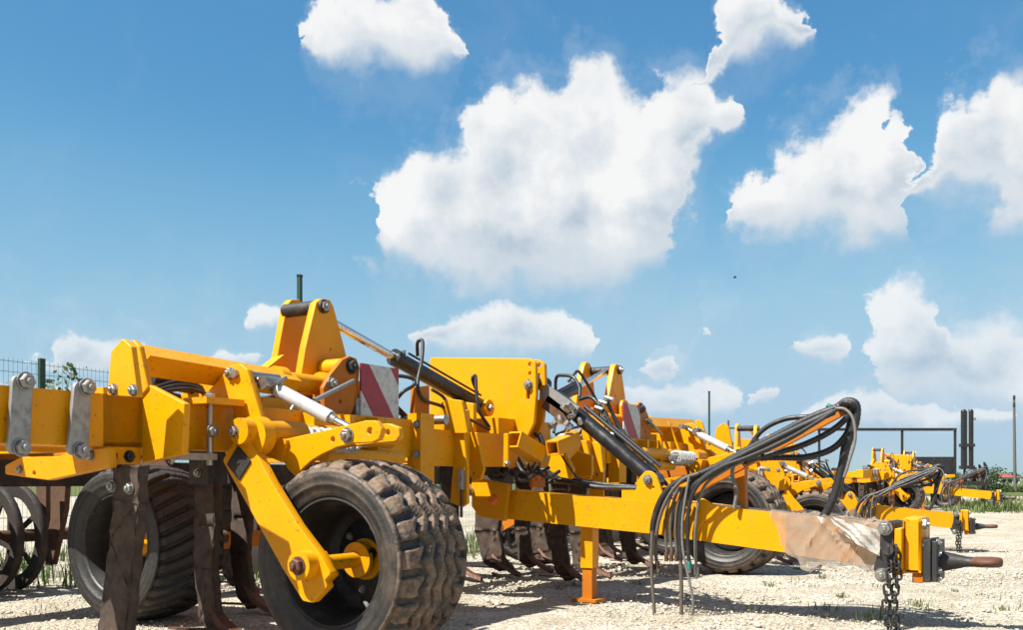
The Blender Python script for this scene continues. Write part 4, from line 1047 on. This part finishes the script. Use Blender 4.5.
    for k in range(6):
        a_ = k*1.05; hose(T, [onV(848+7*math.cos(a_+j), 408+5*math.sin(a_+j), -0.10+0.05*math.sin(j+k)) for j in (0,1.2,2.4,3.6,4.8)], 0.016)
    for x, y, v_, m_ in ((655,620,-0.30,ZINC),(681,622,-0.24,ZINC),(690,562,-0.28,TEAL),(658,562,-0.26,RUST),(697,568,-0.20,ZINC),(670,534,-0.15,BLKD)):
        p = onV(x, y, v_); c_ = cyl('coupler', m_, T, p, p+Vector((0,0,-0.05)), 0.017, seg=6, bevel=0.002); cyl('coupler_tip', ZINC, c_, p+Vector((0,0,-0.05)), p+Vector((0,0,-0.075)), 0.011, seg=12, bevel=0)
    p = onV(700,481,-0.24); cyl('cable_sheath', TEAL, T, p, onV(693,491,-0.24), 0.016, seg=12)
    p = onV(834,409,-0.16); cyl('cable_sheath', TEAL, T, p, onV(828,406,-0.16), 0.016, seg=12)
    for (x, y) in ((742,458),(760,447)):
        p = onV(x, y, -0.12); revolve('hose_tie', BLK, T, [(0.055,-0.008),(0.060,0),(0.055,0.008),(0.050,0)], p, (onV(x+10,y-5,-0.12)-p), 16, closed=True)
    # data box on the far side of the drawbar
    bx = onV(776,480,1.2)

def film(T, a2, b2, h2):
    """loose milky sheet wrapped round the drawbar end, tan paper beneath"""
    a = Vector((a2.x, 0, a2.z)); b = Vector((b2.x, 0, b2.z)); d = (b-a).normalized()
    s0 = onV(779,520,-0.13).x; s1 = onV(881,540,-0.13).x
    rg = np.random.default_rng(3)
    for nm, mat, grow, amp, x0, x1, nseg in (('wrapping_paper', PAPER, 0.006, 0.010, s0+0.05, s1-0.01, 40), ('plastic_film', FILM, 0.013, 0.020, s0, s1, 46)):
        bm = bmesh.new(); rows = []; NJ = 40
        ph = rg.uniform(0, 6, 14)
        for i in range(nseg+1):
            f = i/nseg; row = []
            for j in range(NJ):
                t = j/NJ*4; side = int(t); e = t - side; hw, hh = 0.13+grow, h2/2+grow
                y, z = ((-hw + 2*hw*e, hh), (hw, hh - 2*hh*e), (hw - 2*hw*e, -hh), (-hw, -hh + 2*hh*e))[side]
                zf = (z/hh)*0.5
                x = x0 + (x1-x0)*f
                if nm == 'plastic_film': x += (1-f)*(-0.11*zf + 0.010*math.sin(j*0.9+ph[0]))
                w = 0.5*math.sin(f*9 + j*0.3 + ph[1]) + 1.3*(1-abs(math.sin(f*5.5 + j*0.17 + ph[3])))**5 + 1.0*(1-abs(math.sin(f*8 - j*0.30 + ph[4])))**6 + rg.uniform(-0.12, 0.12)
                k = amp*w*(0.25+0.75*min(1, f*4))
                nrm = Vector((0, y/hw, z/hh)); nrm.normalize()
                p = a + d*((x - a.x)/d.x) + Vector((0, y, z)) + nrm*max(-grow*0.5, k)
                if nm == 'plastic_film' and side in (2, 3):
                    low = max(0.0, -z/hh)
                    sag = 0.075*math.exp(-((f-0.24)/0.09)**2)*low**2 + 0.030*low**2*min(1, f*3)*(0.6+0.4*math.sin(f*14+1))
                    p.z -= sag; p.y -= sag*0.35
                row.append(bm.verts.new(p))
            rows.append(row)
        for A, B in zip(rows, rows[1:]):
            for j in range(NJ): bm.faces.new([A[j], A[(j+1)%NJ], B[(j+1)%NJ], B[j]])
        bmesh.ops.triangulate(bm, faces=bm.faces)
        finish(bm, nm, mat, T, angle=32)
    # the loose flap folded across the near side
    bm = bmesh.new(); G = []
    cs = [onV(828,516,-0.18), onV(881,531,-0.19), onV(881,557,-0.20), onV(848,538,-0.20)]
    for i in range(17):
        r = []
        for j in range(9):
            u, v = i/16, j/8
            p = (cs[0]*(1-u)+cs[1]*u)*(1-v) + (cs[3]*(1-u)+cs[2]*u)*v
            p.y -= 0.012*math.sin(u*9+v*5)+0.010*math.sin(u*17-v*11) + 0.03*math.sin(u*PI)*v
            r.append(bm.verts.new(p))
        G.append(r)
    for i in range(16):
        for j in range(8): bm.faces.new([G[i][j], G[i+1][j], G[i+1][j+1], G[i][j+1]])
    finish(bm, 'plastic_film', FLAP, T, angle=30)
    # the peak standing up from the top
    bm = bmesh.new(); G = []
    cs = [onV(838,518,0.02), onV(880,529,0.10), onV(872,526,0.0), onV(854,509,0.04)]
    for i in range(9):
        r = []
        for j in range(9):
            u, v = i/8, j/8
            p = (cs[0]*(1-u)+cs[1]*u)*(1-v) + (cs[3]*(1-u)+cs[2]*u)*v; p.y += 0.015*math.sin(u*8+v*7)
            r.append(bm.verts.new(p))
        G.append(r)
    for i in range(8):
        for j in range(8): bm.faces.new([G[i][j], G[i+1][j], G[i+1][j+1], G[i][j+1]])
    finish(bm, 'plastic_film', FLAP, T, angle=30)

def build_cultivator():
    global MIR
    T = empty('cultivator', (AX, AY, 0), -ALPHA, 'large yellow folding cultivator in front, its drawbar end wrapped in plastic', 'cultivator', 'cultivators parked in a row')
    MIR = 1.0; wing(T)
    MIR = -1.0; wing(T)
    MIR = 1.0; centre(T)
    return T
def copy_tree(o, parent=None, skip=()):
    c = o.copy(); COL.objects.link(c); c.parent = parent
    for ch in list(o.children):
        if ch.name.split('.')[0] in skip: continue
        copy_tree(ch, c, skip)
    return c
CULT = build_cultivator()

# ------------------------------------------------------------------ ground
def ground_z(x, y):
    def ss(t): t = np.clip(t, 0, 1); return t*t*(3-2*t)
    z = -0.24*ss((y + 0.2*x - 10.2)/3.2) + 0.16*ss((y - 21)/9.0)
    return z
def build_ground():
    xs = np.concatenate([-np.geomspace(6000, 12, 26), np.linspace(-11, 16, 225), np.geomspace(17, 6000, 26)])
    ys = np.concatenate([-np.geomspace(6000, 3, 18), np.linspace(-2, 3.8, 14), np.linspace(4, 20, 200), np.geomspace(20.3, 7000, 60)])
    X, Y = np.meshgrid(xs, ys)
    Z = ground_z(X, Y)
    near = np.exp(-np.clip((np.hypot(X, Y-9)-9)/6, 0, None))
    nz = np.zeros_like(X)
    for k in range(14):
        a = rng.uniform(0, 6.28); fq = rng.uniform(0.6, 9); nz += np.sin((X*np.cos(a)+Y*np.sin(a))*fq + rng.uniform(0, 6))*0.010/fq**0.7
    Z = Z + nz*near + rng.normal(0, 0.0025, X.shape)*near - 0.010*near
    n, m = X.shape; idx = np.arange(n*m).reshape(n, m)
    f = np.stack([idx[:-1,:-1], idx[:-1,1:], idx[1:,1:], idx[1:,:-1]], -1).reshape(-1, 4)
    me = bpy.data.meshes.new('ground'); me.from_pydata(np.stack([X, Y, Z], -1).reshape(-1, 3).tolist(), [], f.tolist())
    me.polygons.foreach_set('use_smooth', np.ones(len(f), dtype=bool)); me.materials.append(GRAV)
    o = bpy.data.objects.new('ground', me); COL.objects.link(o); tag(o, 'pale gravel yard with sparse weeds', None, None, 'structure')
build_ground()
def mesh_np(name, co, faces, mat, tint=None, smooth=False):
    me = bpy.data.meshes.new(name); nv = len(co); nf, k = faces.shape
    me.vertices.add(nv); me.vertices.foreach_set('co', co.astype(np.float32).reshape(-1))
    me.loops.add(nf*k); me.loops.foreach_set('vertex_index', faces.astype(np.int32).reshape(-1))
    me.polygons.add(nf); me.polygons.foreach_set('loop_start', np.arange(0, nf*k, k, dtype=np.int32)); me.polygons.foreach_set('loop_total', np.full(nf, k, dtype=np.int32))
    if smooth: me.polygons.foreach_set('use_smooth', np.ones(nf, dtype=bool))
    me.update(calc_edges=True); me.validate()
    if tint is not None: me.attributes.new('tint', 'FLOAT', 'POINT').data.foreach_set('value', tint.astype(np.float32))
    me.materials.append(mat)
    o = bpy.data.objects.new(name, me); COL.objects.link(o); return o
def stones():
    bm = bmesh.new(); bmesh.ops.create_icosphere(bm, subdivisions=1, radius=1.0)
    ico = np.array([v.co[:] for v in bm.verts]); fc = np.array([[v.index for v in f.verts] for f in bm.faces]); bm.free()
    n = 42000
    D = 4.3*(17/4.3)**rng.random(n)**1.0
    xn = rng.uniform(-0.60, 0.60, n); x = xn*D; y = D
    sz = np.exp(rng.normal(math.log(0.0062), 0.42, n)); sz = np.where(rng.random(n) < 0.02, sz*1.9, sz); sz = np.clip(sz, 0.003, 0.026)*np.clip(D/7, 0.8, 1.5)
    sc = sz[:, None]*rng.uniform(0.5, 1.4, (n, 3)); sc[:, 2] *= 0.6
    co = ico[None]*sc[:, None]*rng.uniform(0.65, 1.25, (n, len(ico), 1))
    a = rng.uniform(0, 6.28, n); ca, sa = np.cos(a)[:, None], np.sin(a)[:, None]
    c2 = np.stack([co[..., 0]*ca - co[..., 1]*sa, co[..., 0]*sa + co[..., 1]*ca, co[..., 2]], -1)
    c2 += np.stack([x, y, ground_z(x, y) + sc[:, 2]*0.35 - 0.008], -1)[:, None]
    f = (fc[None] + (np.arange(n)*len(ico))[:, None, None]).reshape(-1, 3)
    o = mesh_np('gravel_stones', c2.reshape(-1, 3), f, STONE, np.repeat(np.clip(rng.normal(0.55, 0.25, n), 0, 1), len(ico)))
    tag(o, 'loose pale gravel stones strewn over the yard', 'gravel', None, 'stuff')
stones()
def blades(name, spots, mat, label, cat, lean=0.35, wd=0.012):
    """spots: (x, y, z, height, count, spread)"""
    C = []; Fc = []; Tn = []; k = 0
    for (x, y, z, h, n, sp) in spots:
        for _ in range(n):
            bx, by = x + rng.normal(0, sp), y + rng.normal(0, sp); hh = h*rng.uniform(0.4, 1.15); a = rng.uniform(0, 6.28)
            ln = hh*rng.uniform(0.1, lean*2); ex, ey = math.cos(a)*ln, math.sin(a)*ln; px, py = -math.sin(a), math.cos(a); w2 = wd*rng.uniform(0.6, 1.3)*(h/0.2)**0.6
            C += [(bx-px*w2/2, by-py*w2/2, z), (bx+px*w2/2, by+py*w2/2, z), (bx+ex*0.4+px*w2*0.45, by+ey*0.4+py*w2*0.45, z+hh*0.6), (bx+ex*0.4-px*w2*0.45, by+ey*0.4-py*w2*0.45, z+hh*0.6), (bx+ex, by+ey, z+hh*0.95), (bx+ex+px*0.002, by+ey+py*0.002, z+hh*0.95)]
            Fc += [(k, k+1, k+2, k+3), (k+3, k+2, k+5, k+4)]; Tn += [rng.random()]*6; k += 6
    o = mesh_np(name, np.array(C), np.array(Fc), mat, np.array(Tn)); tag(o, label, cat, None, 'stuff')
sp = []
for px, py, h, n in ((823,579,0.05,40),(831,611,0.07,26),(874,620,0.10,22),(917,606,0.06,40),(842,598,0.05,40),(243,582,0.14,160),(250,590,0.08,60),(772,587,0.05,30),(735,570,0.07,40),(955,592,0.04,30),(640,585,0.05,30),(690,612,0.04,30),(560,590,0.04,30),(1005,610,0.04,30),(800,570,0.05,40)):
    g = onG(px, py); sp.append((g.x, g.y, ground_z(g.x, g.y)-0.01, h, n, h*0.55))
for _ in range(420):
    D = rng.uniform(6, 20); x = rng.uniform(-0.5, 0.55)*D; sp.append((x, D, ground_z(x, D)-0.01, rng.uniform(0.015, 0.05), int(rng.integers(4, 16)), 0.06))
blades('weeds', sp, GRASS, 'small green weed tufts growing through the gravel', 'weeds')
sp = []
for t in np.arange(-3, 40, 0.10):
    for _ in range(2):
        off = rng.uniform(-1.6, 0.6); x = -4.84 + 0.52*t + 0.88*off*-1.0; y = 9.4 + t + 0.46*off
        x, y = -4.84 + 0.52*t - off*0.88, 9.4 + t + off*0.46
        sp.append((x, y, ground_z(x, y)-0.02, rng.uniform(0.12, 0.34), 12, 0.12))
blades('fence_grass', sp, GRASS, 'strip of green grass growing along the mesh fence', 'grass', wd=0.014)
sp = []
for _ in range(2600):
    y = rng.uniform(29, 47); x = rng.uniform(0.35, 0.66)*y
    if math.sin(x*0.8+1)+math.sin(y*0.55+x*0.3) < 0.15: continue
    sp.append((x, y, ground_z(x, y)-0.03, rng.uniform(0.10, 0.34), 9, 0.22))
blades('grass_strip', sp, GRASS, 'strip of tall green grass at the far edge of the yard', 'grass', wd=0.03)

# ------------------------------------------------------------------ the other machines of the row
SKIP = ('plastic_film', 'wrapping_paper')
for (x, y, yaw, z, label) in ((5.03, 16.29, 21.3, -0.242, 'second yellow cultivator in the row, behind the front one, with bare drawbar'),
                              (13.12, 31.67, 35.2, -0.075, 'farthest yellow cultivator, beside the dark trailer frame and the tall grass')):
    c = copy_tree(CULT, None, SKIP); c.location = (x, y, z); c.rotation_euler = (0, 0, -math.radians(yaw)); c['label'] = label
    if z < -0.2: SECOND = c

def label_box(T):
    """small yellow case with a black mark, hung under the second machine's tower"""
    w = atD(775, 481, 14.2); M_ = Matrix.Translation(T.location) @ T.rotation_euler.to_matrix().to_4x4(); p = M_.inverted() @ w
    b = box('instrument_case', YLB, T, p.x-0.06, p.x+0.06, p.y-0.15, p.y+0.15, p.z-0.14, p.z+0.14, bevel=0.012)
    for dy, dz, hw, hh in ((-0.055, 0.0, 0.010, 0.045), (-0.02, 0.012, 0.010, 0.033), (-0.038, -0.03, 0.02, 0.010), (0.05, 0.01, 0.012, 0.012), (0.085, 0.01, 0.012, 0.012)):
        box('black_mark', BLK, b, p.x+0.0605, p.x+0.0635, p.y+dy-hw, p.y+dy+hw, p.z+dz-hh, p.z+dz+hh, bevel=0)
    bar('case_bracket', RUST, T, (p.x-0.05, p.y+0.19, p.z-0.25), (p.x-0.05, p.y+0.19, p.z+0.30), 0.05, 0.03)
label_box(SECOND)

# ------------------------------------------------------------------ fence
def build_fence():
    d = Vector((0.52, 1.0, 0)).normalized(); n = Vector((-d.y, d.x, 0)); P0 = Vector((-4.84, 9.4, 0))
    fo = empty('mesh_fence', P0, 0, 'green welded wire mesh fence behind the machines', 'fence')
    st = 2.5; k0, k1 = -2, 14
    post_me = None; pan_me = None
    for k in range(k0, k1):
        p = d*(k*st + 0.45)
        zz = float(ground_z(P0.x+p.x, P0.y+p.y))
        if post_me is None:
            o = box('fence_post', GREEN, None, -0.03, 0.03, -0.02, 0.02, -0.4, 2.06, bevel=0.004); post_me = o.data; o.parent = fo; cz = o.location.z
        else: o = bpy.data.objects.new('fence_post', post_me); COL.objects.link(o); o.parent = fo
        o.location = (p.x, p.y, cz + zz); o.rotation_euler = (0, 0, math.atan2(d.y, d.x))
        if pan_me is None:
            bm = bmesh.new()
            def wire(a, b, r):
                a, b = Vector(a), Vector(b); dd = (b-a).normalized(); s1 = dd.orthogonal().normalized(); s2 = dd.cross(s1)
                A = [bm.verts.new(a + (s1*math.cos(q) + s2*math.sin(q))*r) for q in (0.8, 2.4, 3.9, 5.5)]; B = [bm.verts.new(b + (s1*math.cos(q) + s2*math.sin(q))*r) for q in (0.8, 2.4, 3.9, 5.5)]
                for i in range(4): bm.faces.new([A[i], A[(i+1)%4], B[(i+1)%4], B[i]])
            for i in range(49): wire((0.04+i*0.05, 0.0, 0.06), (0.04+i*0.05, 0.0, 2.03), 0.0019)
            for z in (0.1, 0.3, 0.5, 0.7, 0.9, 1.1, 1.3, 1.5, 1.7, 1.9, 2.0): wire((0.03, 0.006, z), (st-0.03, 0.006, z), 0.0026)
            pan_me = bpy.data.meshes.new('wire_panel'); bm.to_mesh(pan_me); bm.free(); pan_me.materials.append(WIRE)
        w = bpy.data.objects.new('wire_panel', pan_me); COL.objects.link(w); w.parent = fo; w.location = (p.x, p.y, zz); w.rotation_euler = (0, 0, math.atan2(d.y, d.x)); w['kind'] = 'stuff'
    for t, lab, hp in ((3.8, 'tall green steel post rising behind the front tower, left of centre', 3.78), (20.8, 'tall green steel post standing alone against the sky, right of centre', 3.62)):
        x, y = P0.x + 0.52*t + 0.04, P0.y + t + 0.05
        r = empty('tall_post', (x, y, float(ground_z(x, y))), math.atan2(d.y, d.x), lab, 'post', 'tall posts along the fence')
        o = box('post_shaft', GREEN, None, -0.026, 0.026, -0.026, 0.026, -0.3, hp, bevel=0.006); o.parent = r
        o2 = box('post_cap', BLK, None, -0.03, 0.03, -0.03, 0.03, hp, hp+0.03, bevel=0.004); o2.parent = r
build_fence()
ORIG.clear()

# ------------------------------------------------------------------ trees and bushes
def leaf_cloud(centres, n, size, flat=0.8):
    """leaf-sized quads spread through lobes (cx, cy, cz, r)"""
    per = [max(8, int(n*c[3]**2/sum(q[3]**2 for q in centres))) for c in centres]; C = []; Tn = []
    for (cx, cy, cz, r), m in zip(centres, per):
        dirs = rng.normal(size=(m, 3)); dirs /= np.linalg.norm(dirs, axis=1, keepdims=True)
        rad = r*rng.random(m)**0.45*(1 + 0.25*np.sin(dirs[:, 0]*5 + cx)*np.sin(dirs[:, 2]*6 + cz))
        p = np.array([cx, cy, cz]) + dirs*rad[:, None]*np.array([1, 1, flat])
        a = rng.normal(size=(m, 3)); a /= np.linalg.norm(a, axis=1, keepdims=True); b = np.cross(a, rng.normal(size=(m, 3))); b /= np.linalg.norm(b, axis=1, keepdims=True)
        s = size*rng.uniform(0.6, 1.4, (m, 1))
        C.append(np.stack([p - a*s*0.9, p + b*s*0.45, p + a*s*0.9, p - b*s*0.45], 1)); Tn.append(np.repeat(rng.random(m), 4))
    C = np.concatenate(C).reshape(-1, 3); return C, np.arange(len(C)).reshape(-1, 4), np.concatenate(Tn)
def tree(name, base, h, lobes, nleaf, leaf, mat, label, cat, trunk_r, group=None):
    r = empty(name, base, 0, label, cat, group)
    bm = bmesh.new(); seg = 8; rows = []
    for f in np.linspace(0, 1, 6):
        rr = trunk_r*(1.15 - 0.8*f); c = Vector((math.sin(f*3)*h*0.02, math.cos(f*4)*h*0.02, f*h*0.8 - 0.1))
        rows.append([bm.verts.new(c + Vector((math.cos(2*PI*k/seg), math.sin(2*PI*k/seg), 0))*rr) for k in range(seg)])
    for A, B in zip(rows, rows[1:]):
        for k in range(seg): bm.faces.new([A[k], A[(k+1)%seg], B[(k+1)%seg], B[k]])
    for (cx, cy, cz, q) in lobes:      # limbs reach into the lobes
        a = Vector((0, 0, min(cz*0.55, h*0.6))); b = Vector((cx, cy, cz)); dd = (b-a); 
        if dd.length < 1e-3: continue
        s1 = dd.orthogonal().normalized(); s2 = dd.normalized().cross(s1)
        A = [bm.verts.new(a + (s1*math.cos(t) + s2*math.sin(t))*trunk_r*0.4) for t in (0, 2.1, 4.2)]; B = [bm.verts.new(b + (s1*math.cos(t) + s2*math.sin(t))*trunk_r*0.12) for t in (0, 2.1, 4.2)]
        for i in range(3): bm.faces.new([A[i], A[(i+1)%3], B[(i+1)%3], B[i]])
    o = finish(bm, 'trunk', BARK, None); o.parent = r
    C, Fq, Tn = leaf_cloud(lobes, nleaf, leaf)
    o = mesh_np('crown', C, Fq, mat, Tn); o.parent = r
    return r
tree('sapling', (-4.95, 10.75, 0), 2.1, [(0.0,0,1.85,0.20),(0.18,0,2.02,0.16),(-0.12,0.1,1.6,0.2),(0.2,0,1.7,0.15)], 150, 0.045, LEAF, 'young leafy sapling poking above the mesh fence at far left', 'sapling', 0.02)
tree('sapling', (-5.55, 10.9, 0), 1.9, [(0,0,1.75,0.2),(0.22,0.1,1.65,0.18),(-0.2,0,1.9,0.14)], 120, 0.045, LEAF, 'low leafy shoots behind the fence at the left picture edge', 'sapling', 0.018)
b = atD(992, 481, 62)
tree('bush', (b.x, b.y, -0.1), 1.6, [(0,0,0.9,0.75),(0.6,0,0.6,0.6),(-0.5,0.3,0.5,0.6),(0.2,0,1.5,0.45)], 1500, 0.07, DLEAF, 'rounded dark green bush beyond the grass, left of the utility pole', 'bush', 0.06)
def far_wood():
    L_ = []
    for _ in range(420):
        a = rng.uniform(-0.62, 0.62); D = rng.uniform(230, 420); x = D*math.tan(a); r = rng.uniform(1.2, 2.6)*(D/300)
        L_.append((x, D, r*0.7, r))
    C, Fq, Tn = leaf_cloud(L_, 26000, 0.55, 0.9)
    o = mesh_np('far_wood', C, Fq, DLEAF, Tn); tag(o, 'low dark belt of trees along the horizon', 'wood', None, 'stuff')
far_wood()
def hedge():
    L_ = []
    for _ in range(120):
        x = rng.uniform(35, 62); y = 78 + rng.normal(0, 0.6) + (x-40)*0.1; L_.append((x, y, rng.uniform(0.0, 0.2), rng.uniform(0.25, 0.42)))
    C, Fq, Tn = leaf_cloud(L_, 14000, 0.10, 1.0)
    o = mesh_np('hedge', C, Fq, LEAF, Tn); tag(o, 'low green hedge in front of the distant house', 'hedge')
hedge()

# ------------------------------------------------------------------ far things at right
def box_at(name, mat, parent, x0, x1, y0, y1, z0, z1, bevel=0.01):
    o = box(name, mat, None, x0, x1, y0, y1, z0, z1, bevel=bevel); ORIG.pop(o.name, None)
    o.location = Vector(o.location) - Vector(parent.location); o.parent = parent; return o
def cyl_at(name, mat, parent, p0, p1, r, r1=None, seg=16):
    o = cyl(name, mat, None, p0, p1, r, r1, seg, bevel=0); ORIG.pop(o.name, None)
    o.location = Vector(o.location) - Vector(parent.location); o.parent = parent; return o
def trailer():
    D = 40.0; k = D/F; X = lambda px: (px-CX)*k; Z = lambda py: EYE + (HY-py)*k
    T = empty('equipment_trailer', (X(906), D, -0.08), 0, 'dark open trailer frame with black lower body at right', 'trailer')
    zt = Z(431.5)
    for x in (820, 903, 956):
        for y in (D,): box_at('frame_post', BLKD, T, X(x)-0.04, X(x)+0.04, y-0.04, y+0.04, 0.6, zt, 0.008)
    for y in (D,): box_at('top_rail', BLKD, T, X(820)-0.06, X(957), y-0.065, y+0.065, zt, zt+0.11, 0.01)
    box_at('body', BLKD, T, X(904.5), X(956), D+0.06, D+2.1, Z(476), Z(457.5), 0.03)
    box_at('chassis', BLKD, T, X(822), X(956), D+0.4, D+1.8, 0.55, 0.70, 0.02)
    for x in (838, 872):
        o = revolve('wheel', TYRE, None, [(0.20,-0.12),(0.42,-0.13),(0.46,-0.09),(0.46,0.09),(0.42,0.13),(0.20,0.12),(0.10,0.03),(0.10,-0.03)], (X(x), D+0.3, 0.38), (0,1,0), 28, closed=True); ORIG.pop(o.name, None)
        o.location = Vector(o.location) - Vector(T.location); o.parent = T
trailer()
def folded_drill():
    D = 37.0; k = D/F; X = lambda px: (px-CX)*k; Z = lambda py: EYE + (HY-py)*k
    T = empty('folded_implement', (X(968), D, -0.08), 0, 'black implement folded upright beside the trailer frame', 'implement')
    for x in (964.6, 971.6):
        cyl_at('upright_tube', BLK, T, (X(x), D, Z(470)), (X(x), D, Z(412)), 0.10)
        cyl_at('tube_cap', BLK, T, (X(x), D, Z(412)), (X(x), D, Z(410)), 0.11, 0.06)
    cyl_at('chrome_rod', CHROME, T, (X(968.1), D-0.04, Z(470)), (X(968.1), D-0.04, Z(411.5)), 0.05)
    for y in (446, 468): box_at('clamp', BLKD, T, X(962)-0.02, X(974.4), D-0.14, D+0.14, Z(y+1.6), Z(y-1.6), 0.02)
    box_at('lamp', GALV, T, X(973.5), X(976), D-0.08, D+0.08, Z(421), Z(418.5), 0.01)
    box_at('base_frame', BLKD, T, X(957), X(989), D-0.3, D+0.5, Z(486), Z(482), 0.03)
    for i in range(9):
        a = (X(959+i*3.2), D-0.2+0.08*(i % 3), Z(484)); b_ = (X(962+i*3.0+rng.uniform(-2, 2)), D+rng.uniform(-0.2, 0.2), Z(476-rng.uniform(0, 8)))
        o = bar('tine_arm', BLKD if i % 3 else RUST, None, a, b_, 0.06, 0.08, bevel=0.008); ORIG.pop(o.name, None); o.location = Vector(o.location)-Vector(T.location); o.parent = T
    for i, x in enumerate((976, 981, 986)):
        o = revolve('disc', BLKD, None, [(0.02,-0.01),(0.16,-0.03),(0.26,-0.005),(0.26,0.005),(0.16,-0.01),(0.02,0.01)], (X(x), D-0.1, Z(474-i*2.4)), (0.7,-0.6,0.3), 20, closed=True); ORIG.pop(o.name, None); o.location = Vector(o.location)-Vector(T.location); o.parent = T
    for x in (960, 984): box_at('stand', BLKD, T, X(x)-0.05, X(x)+0.05, D-0.05, D+0.05, -0.08, Z(486), 0.008)
folded_drill()
def poles():
    D = 100.0; k = D/F; X = (1015.5-CX)*k; zt = EYE + (HY-398)*k
    T = empty('utility_pole', (X, D, -0.1), 0, 'tall thin grey utility pole at the right picture edge', 'pole')
    cyl_at('pole_shaft', WOODP, T, (X+0.05, D, -0.3), (X-0.05, D, zt), 0.17, 0.11)
    for dz in (0.15, 0.9): cyl_at('insulator', BLKD, T, (X-0.06, D-0.05, zt-dz), (X-0.06, D-0.05, zt-dz+0.35), 0.13, 0.10)
    D = 170.0; k = D/F; X = (729-CX)*k; zt = EYE + (HY-421)*k
    T = empty('utility_pole', (X, D, -0.1), 0, 'distant utility pole with crossarm, right of the lone green post', 'pole')
    cyl_at('pole_shaft', WOODP, T, (X, D, -0.3), (X, D, zt), 0.24, 0.18)
    box_at('crossarm', WOODP, T, X-1.5, X+1.5, D-0.3, D-0.05, zt-1.5, zt-1.2, 0.02)
    for dx in (-1.35, 0, 1.35): cyl_at('insulator', BLKD, T, (X+dx, D-0.18, zt-1.2), (X+dx, D-0.18, zt-0.8), 0.12, 0.08)
poles()
def house():
    D = 260.0; k = D/F; X = lambda px: (px-CX)*k
    T = empty('house', (X(1011), D, 0), 0, 'distant white house with a red roof at the right edge', 'house')
    x0, x1 = X(1002), X(1021); zt = EYE + (HY-478.2)*k; zr = EYE + (HY-475.6)*k
    box_at('wall', WALLW, T, x0, x1, D, D+7, -0.2, zt, 0.05)
    bm = bmesh.new(); V = [bm.verts.new(p) for p in ((x0-0.3,D-0.4,zt+0.003),(x1+0.3,D-0.4,zt+0.003),(x1+0.3,D+7.4,zt+0.003),(x0-0.3,D+7.4,zt+0.003),(x0+1.6,D+3.5,zr+0.4),(x1-1.6,D+3.5,zr+0.4))]
    for f in ((0,1,5,4),(2,3,4,5),(1,2,5),(3,0,4),(3,2,1,0)): bm.faces.new([V[i] for i in f])
    o = finish(bm, 'roof', ROOFR, None); ORIG.pop(o.name, None); o.location = Vector(o.location)-Vector(T.location); o.parent = T
    for px in (1005, 1011, 1017): box_at('window', BLK, T, X(px)-0.5, X(px)+0.5, D-0.03, D+0.05, zt-1.5, zt-0.5, 0.01)
house()
def bird():
    p = atD(735.5, 278, 70)
    T = empty('bird', p, 0, 'tiny dark bird flying under the big white cloud', 'bird')
    bm = bmesh.new(); lathe(bm, [(0.002,-0.16),(0.03,-0.10),(0.045,0.0),(0.035,0.08),(0.022,0.11),(0.024,0.14),(0.002,0.18)], (0,0,0), (1,0,0.1), 10)
    V = [bm.verts.new(q) for q in ((-0.24,-0.03,0.0),(-0.24,0.03,0.0),(-0.13,0,0.01))]; bm.faces.new(V)
    for s_ in (-1, 1):
        W = [bm.verts.new(q) for q in ((0.06,s_*0.03,0.01),(-0.06,s_*0.03,0.01),(-0.08,s_*0.20,0.07),(0.02,s_*0.20,0.08),(-0.08,s_*0.34,0.03))]
        bm.faces.new([W[0],W[1],W[2],W[3]]); bm.faces.new([W[3],W[2],W[4]])
    o = finish(bm, 'bird_body', BLK, None); ORIG.pop(o.name, None); o.parent = T
bird()
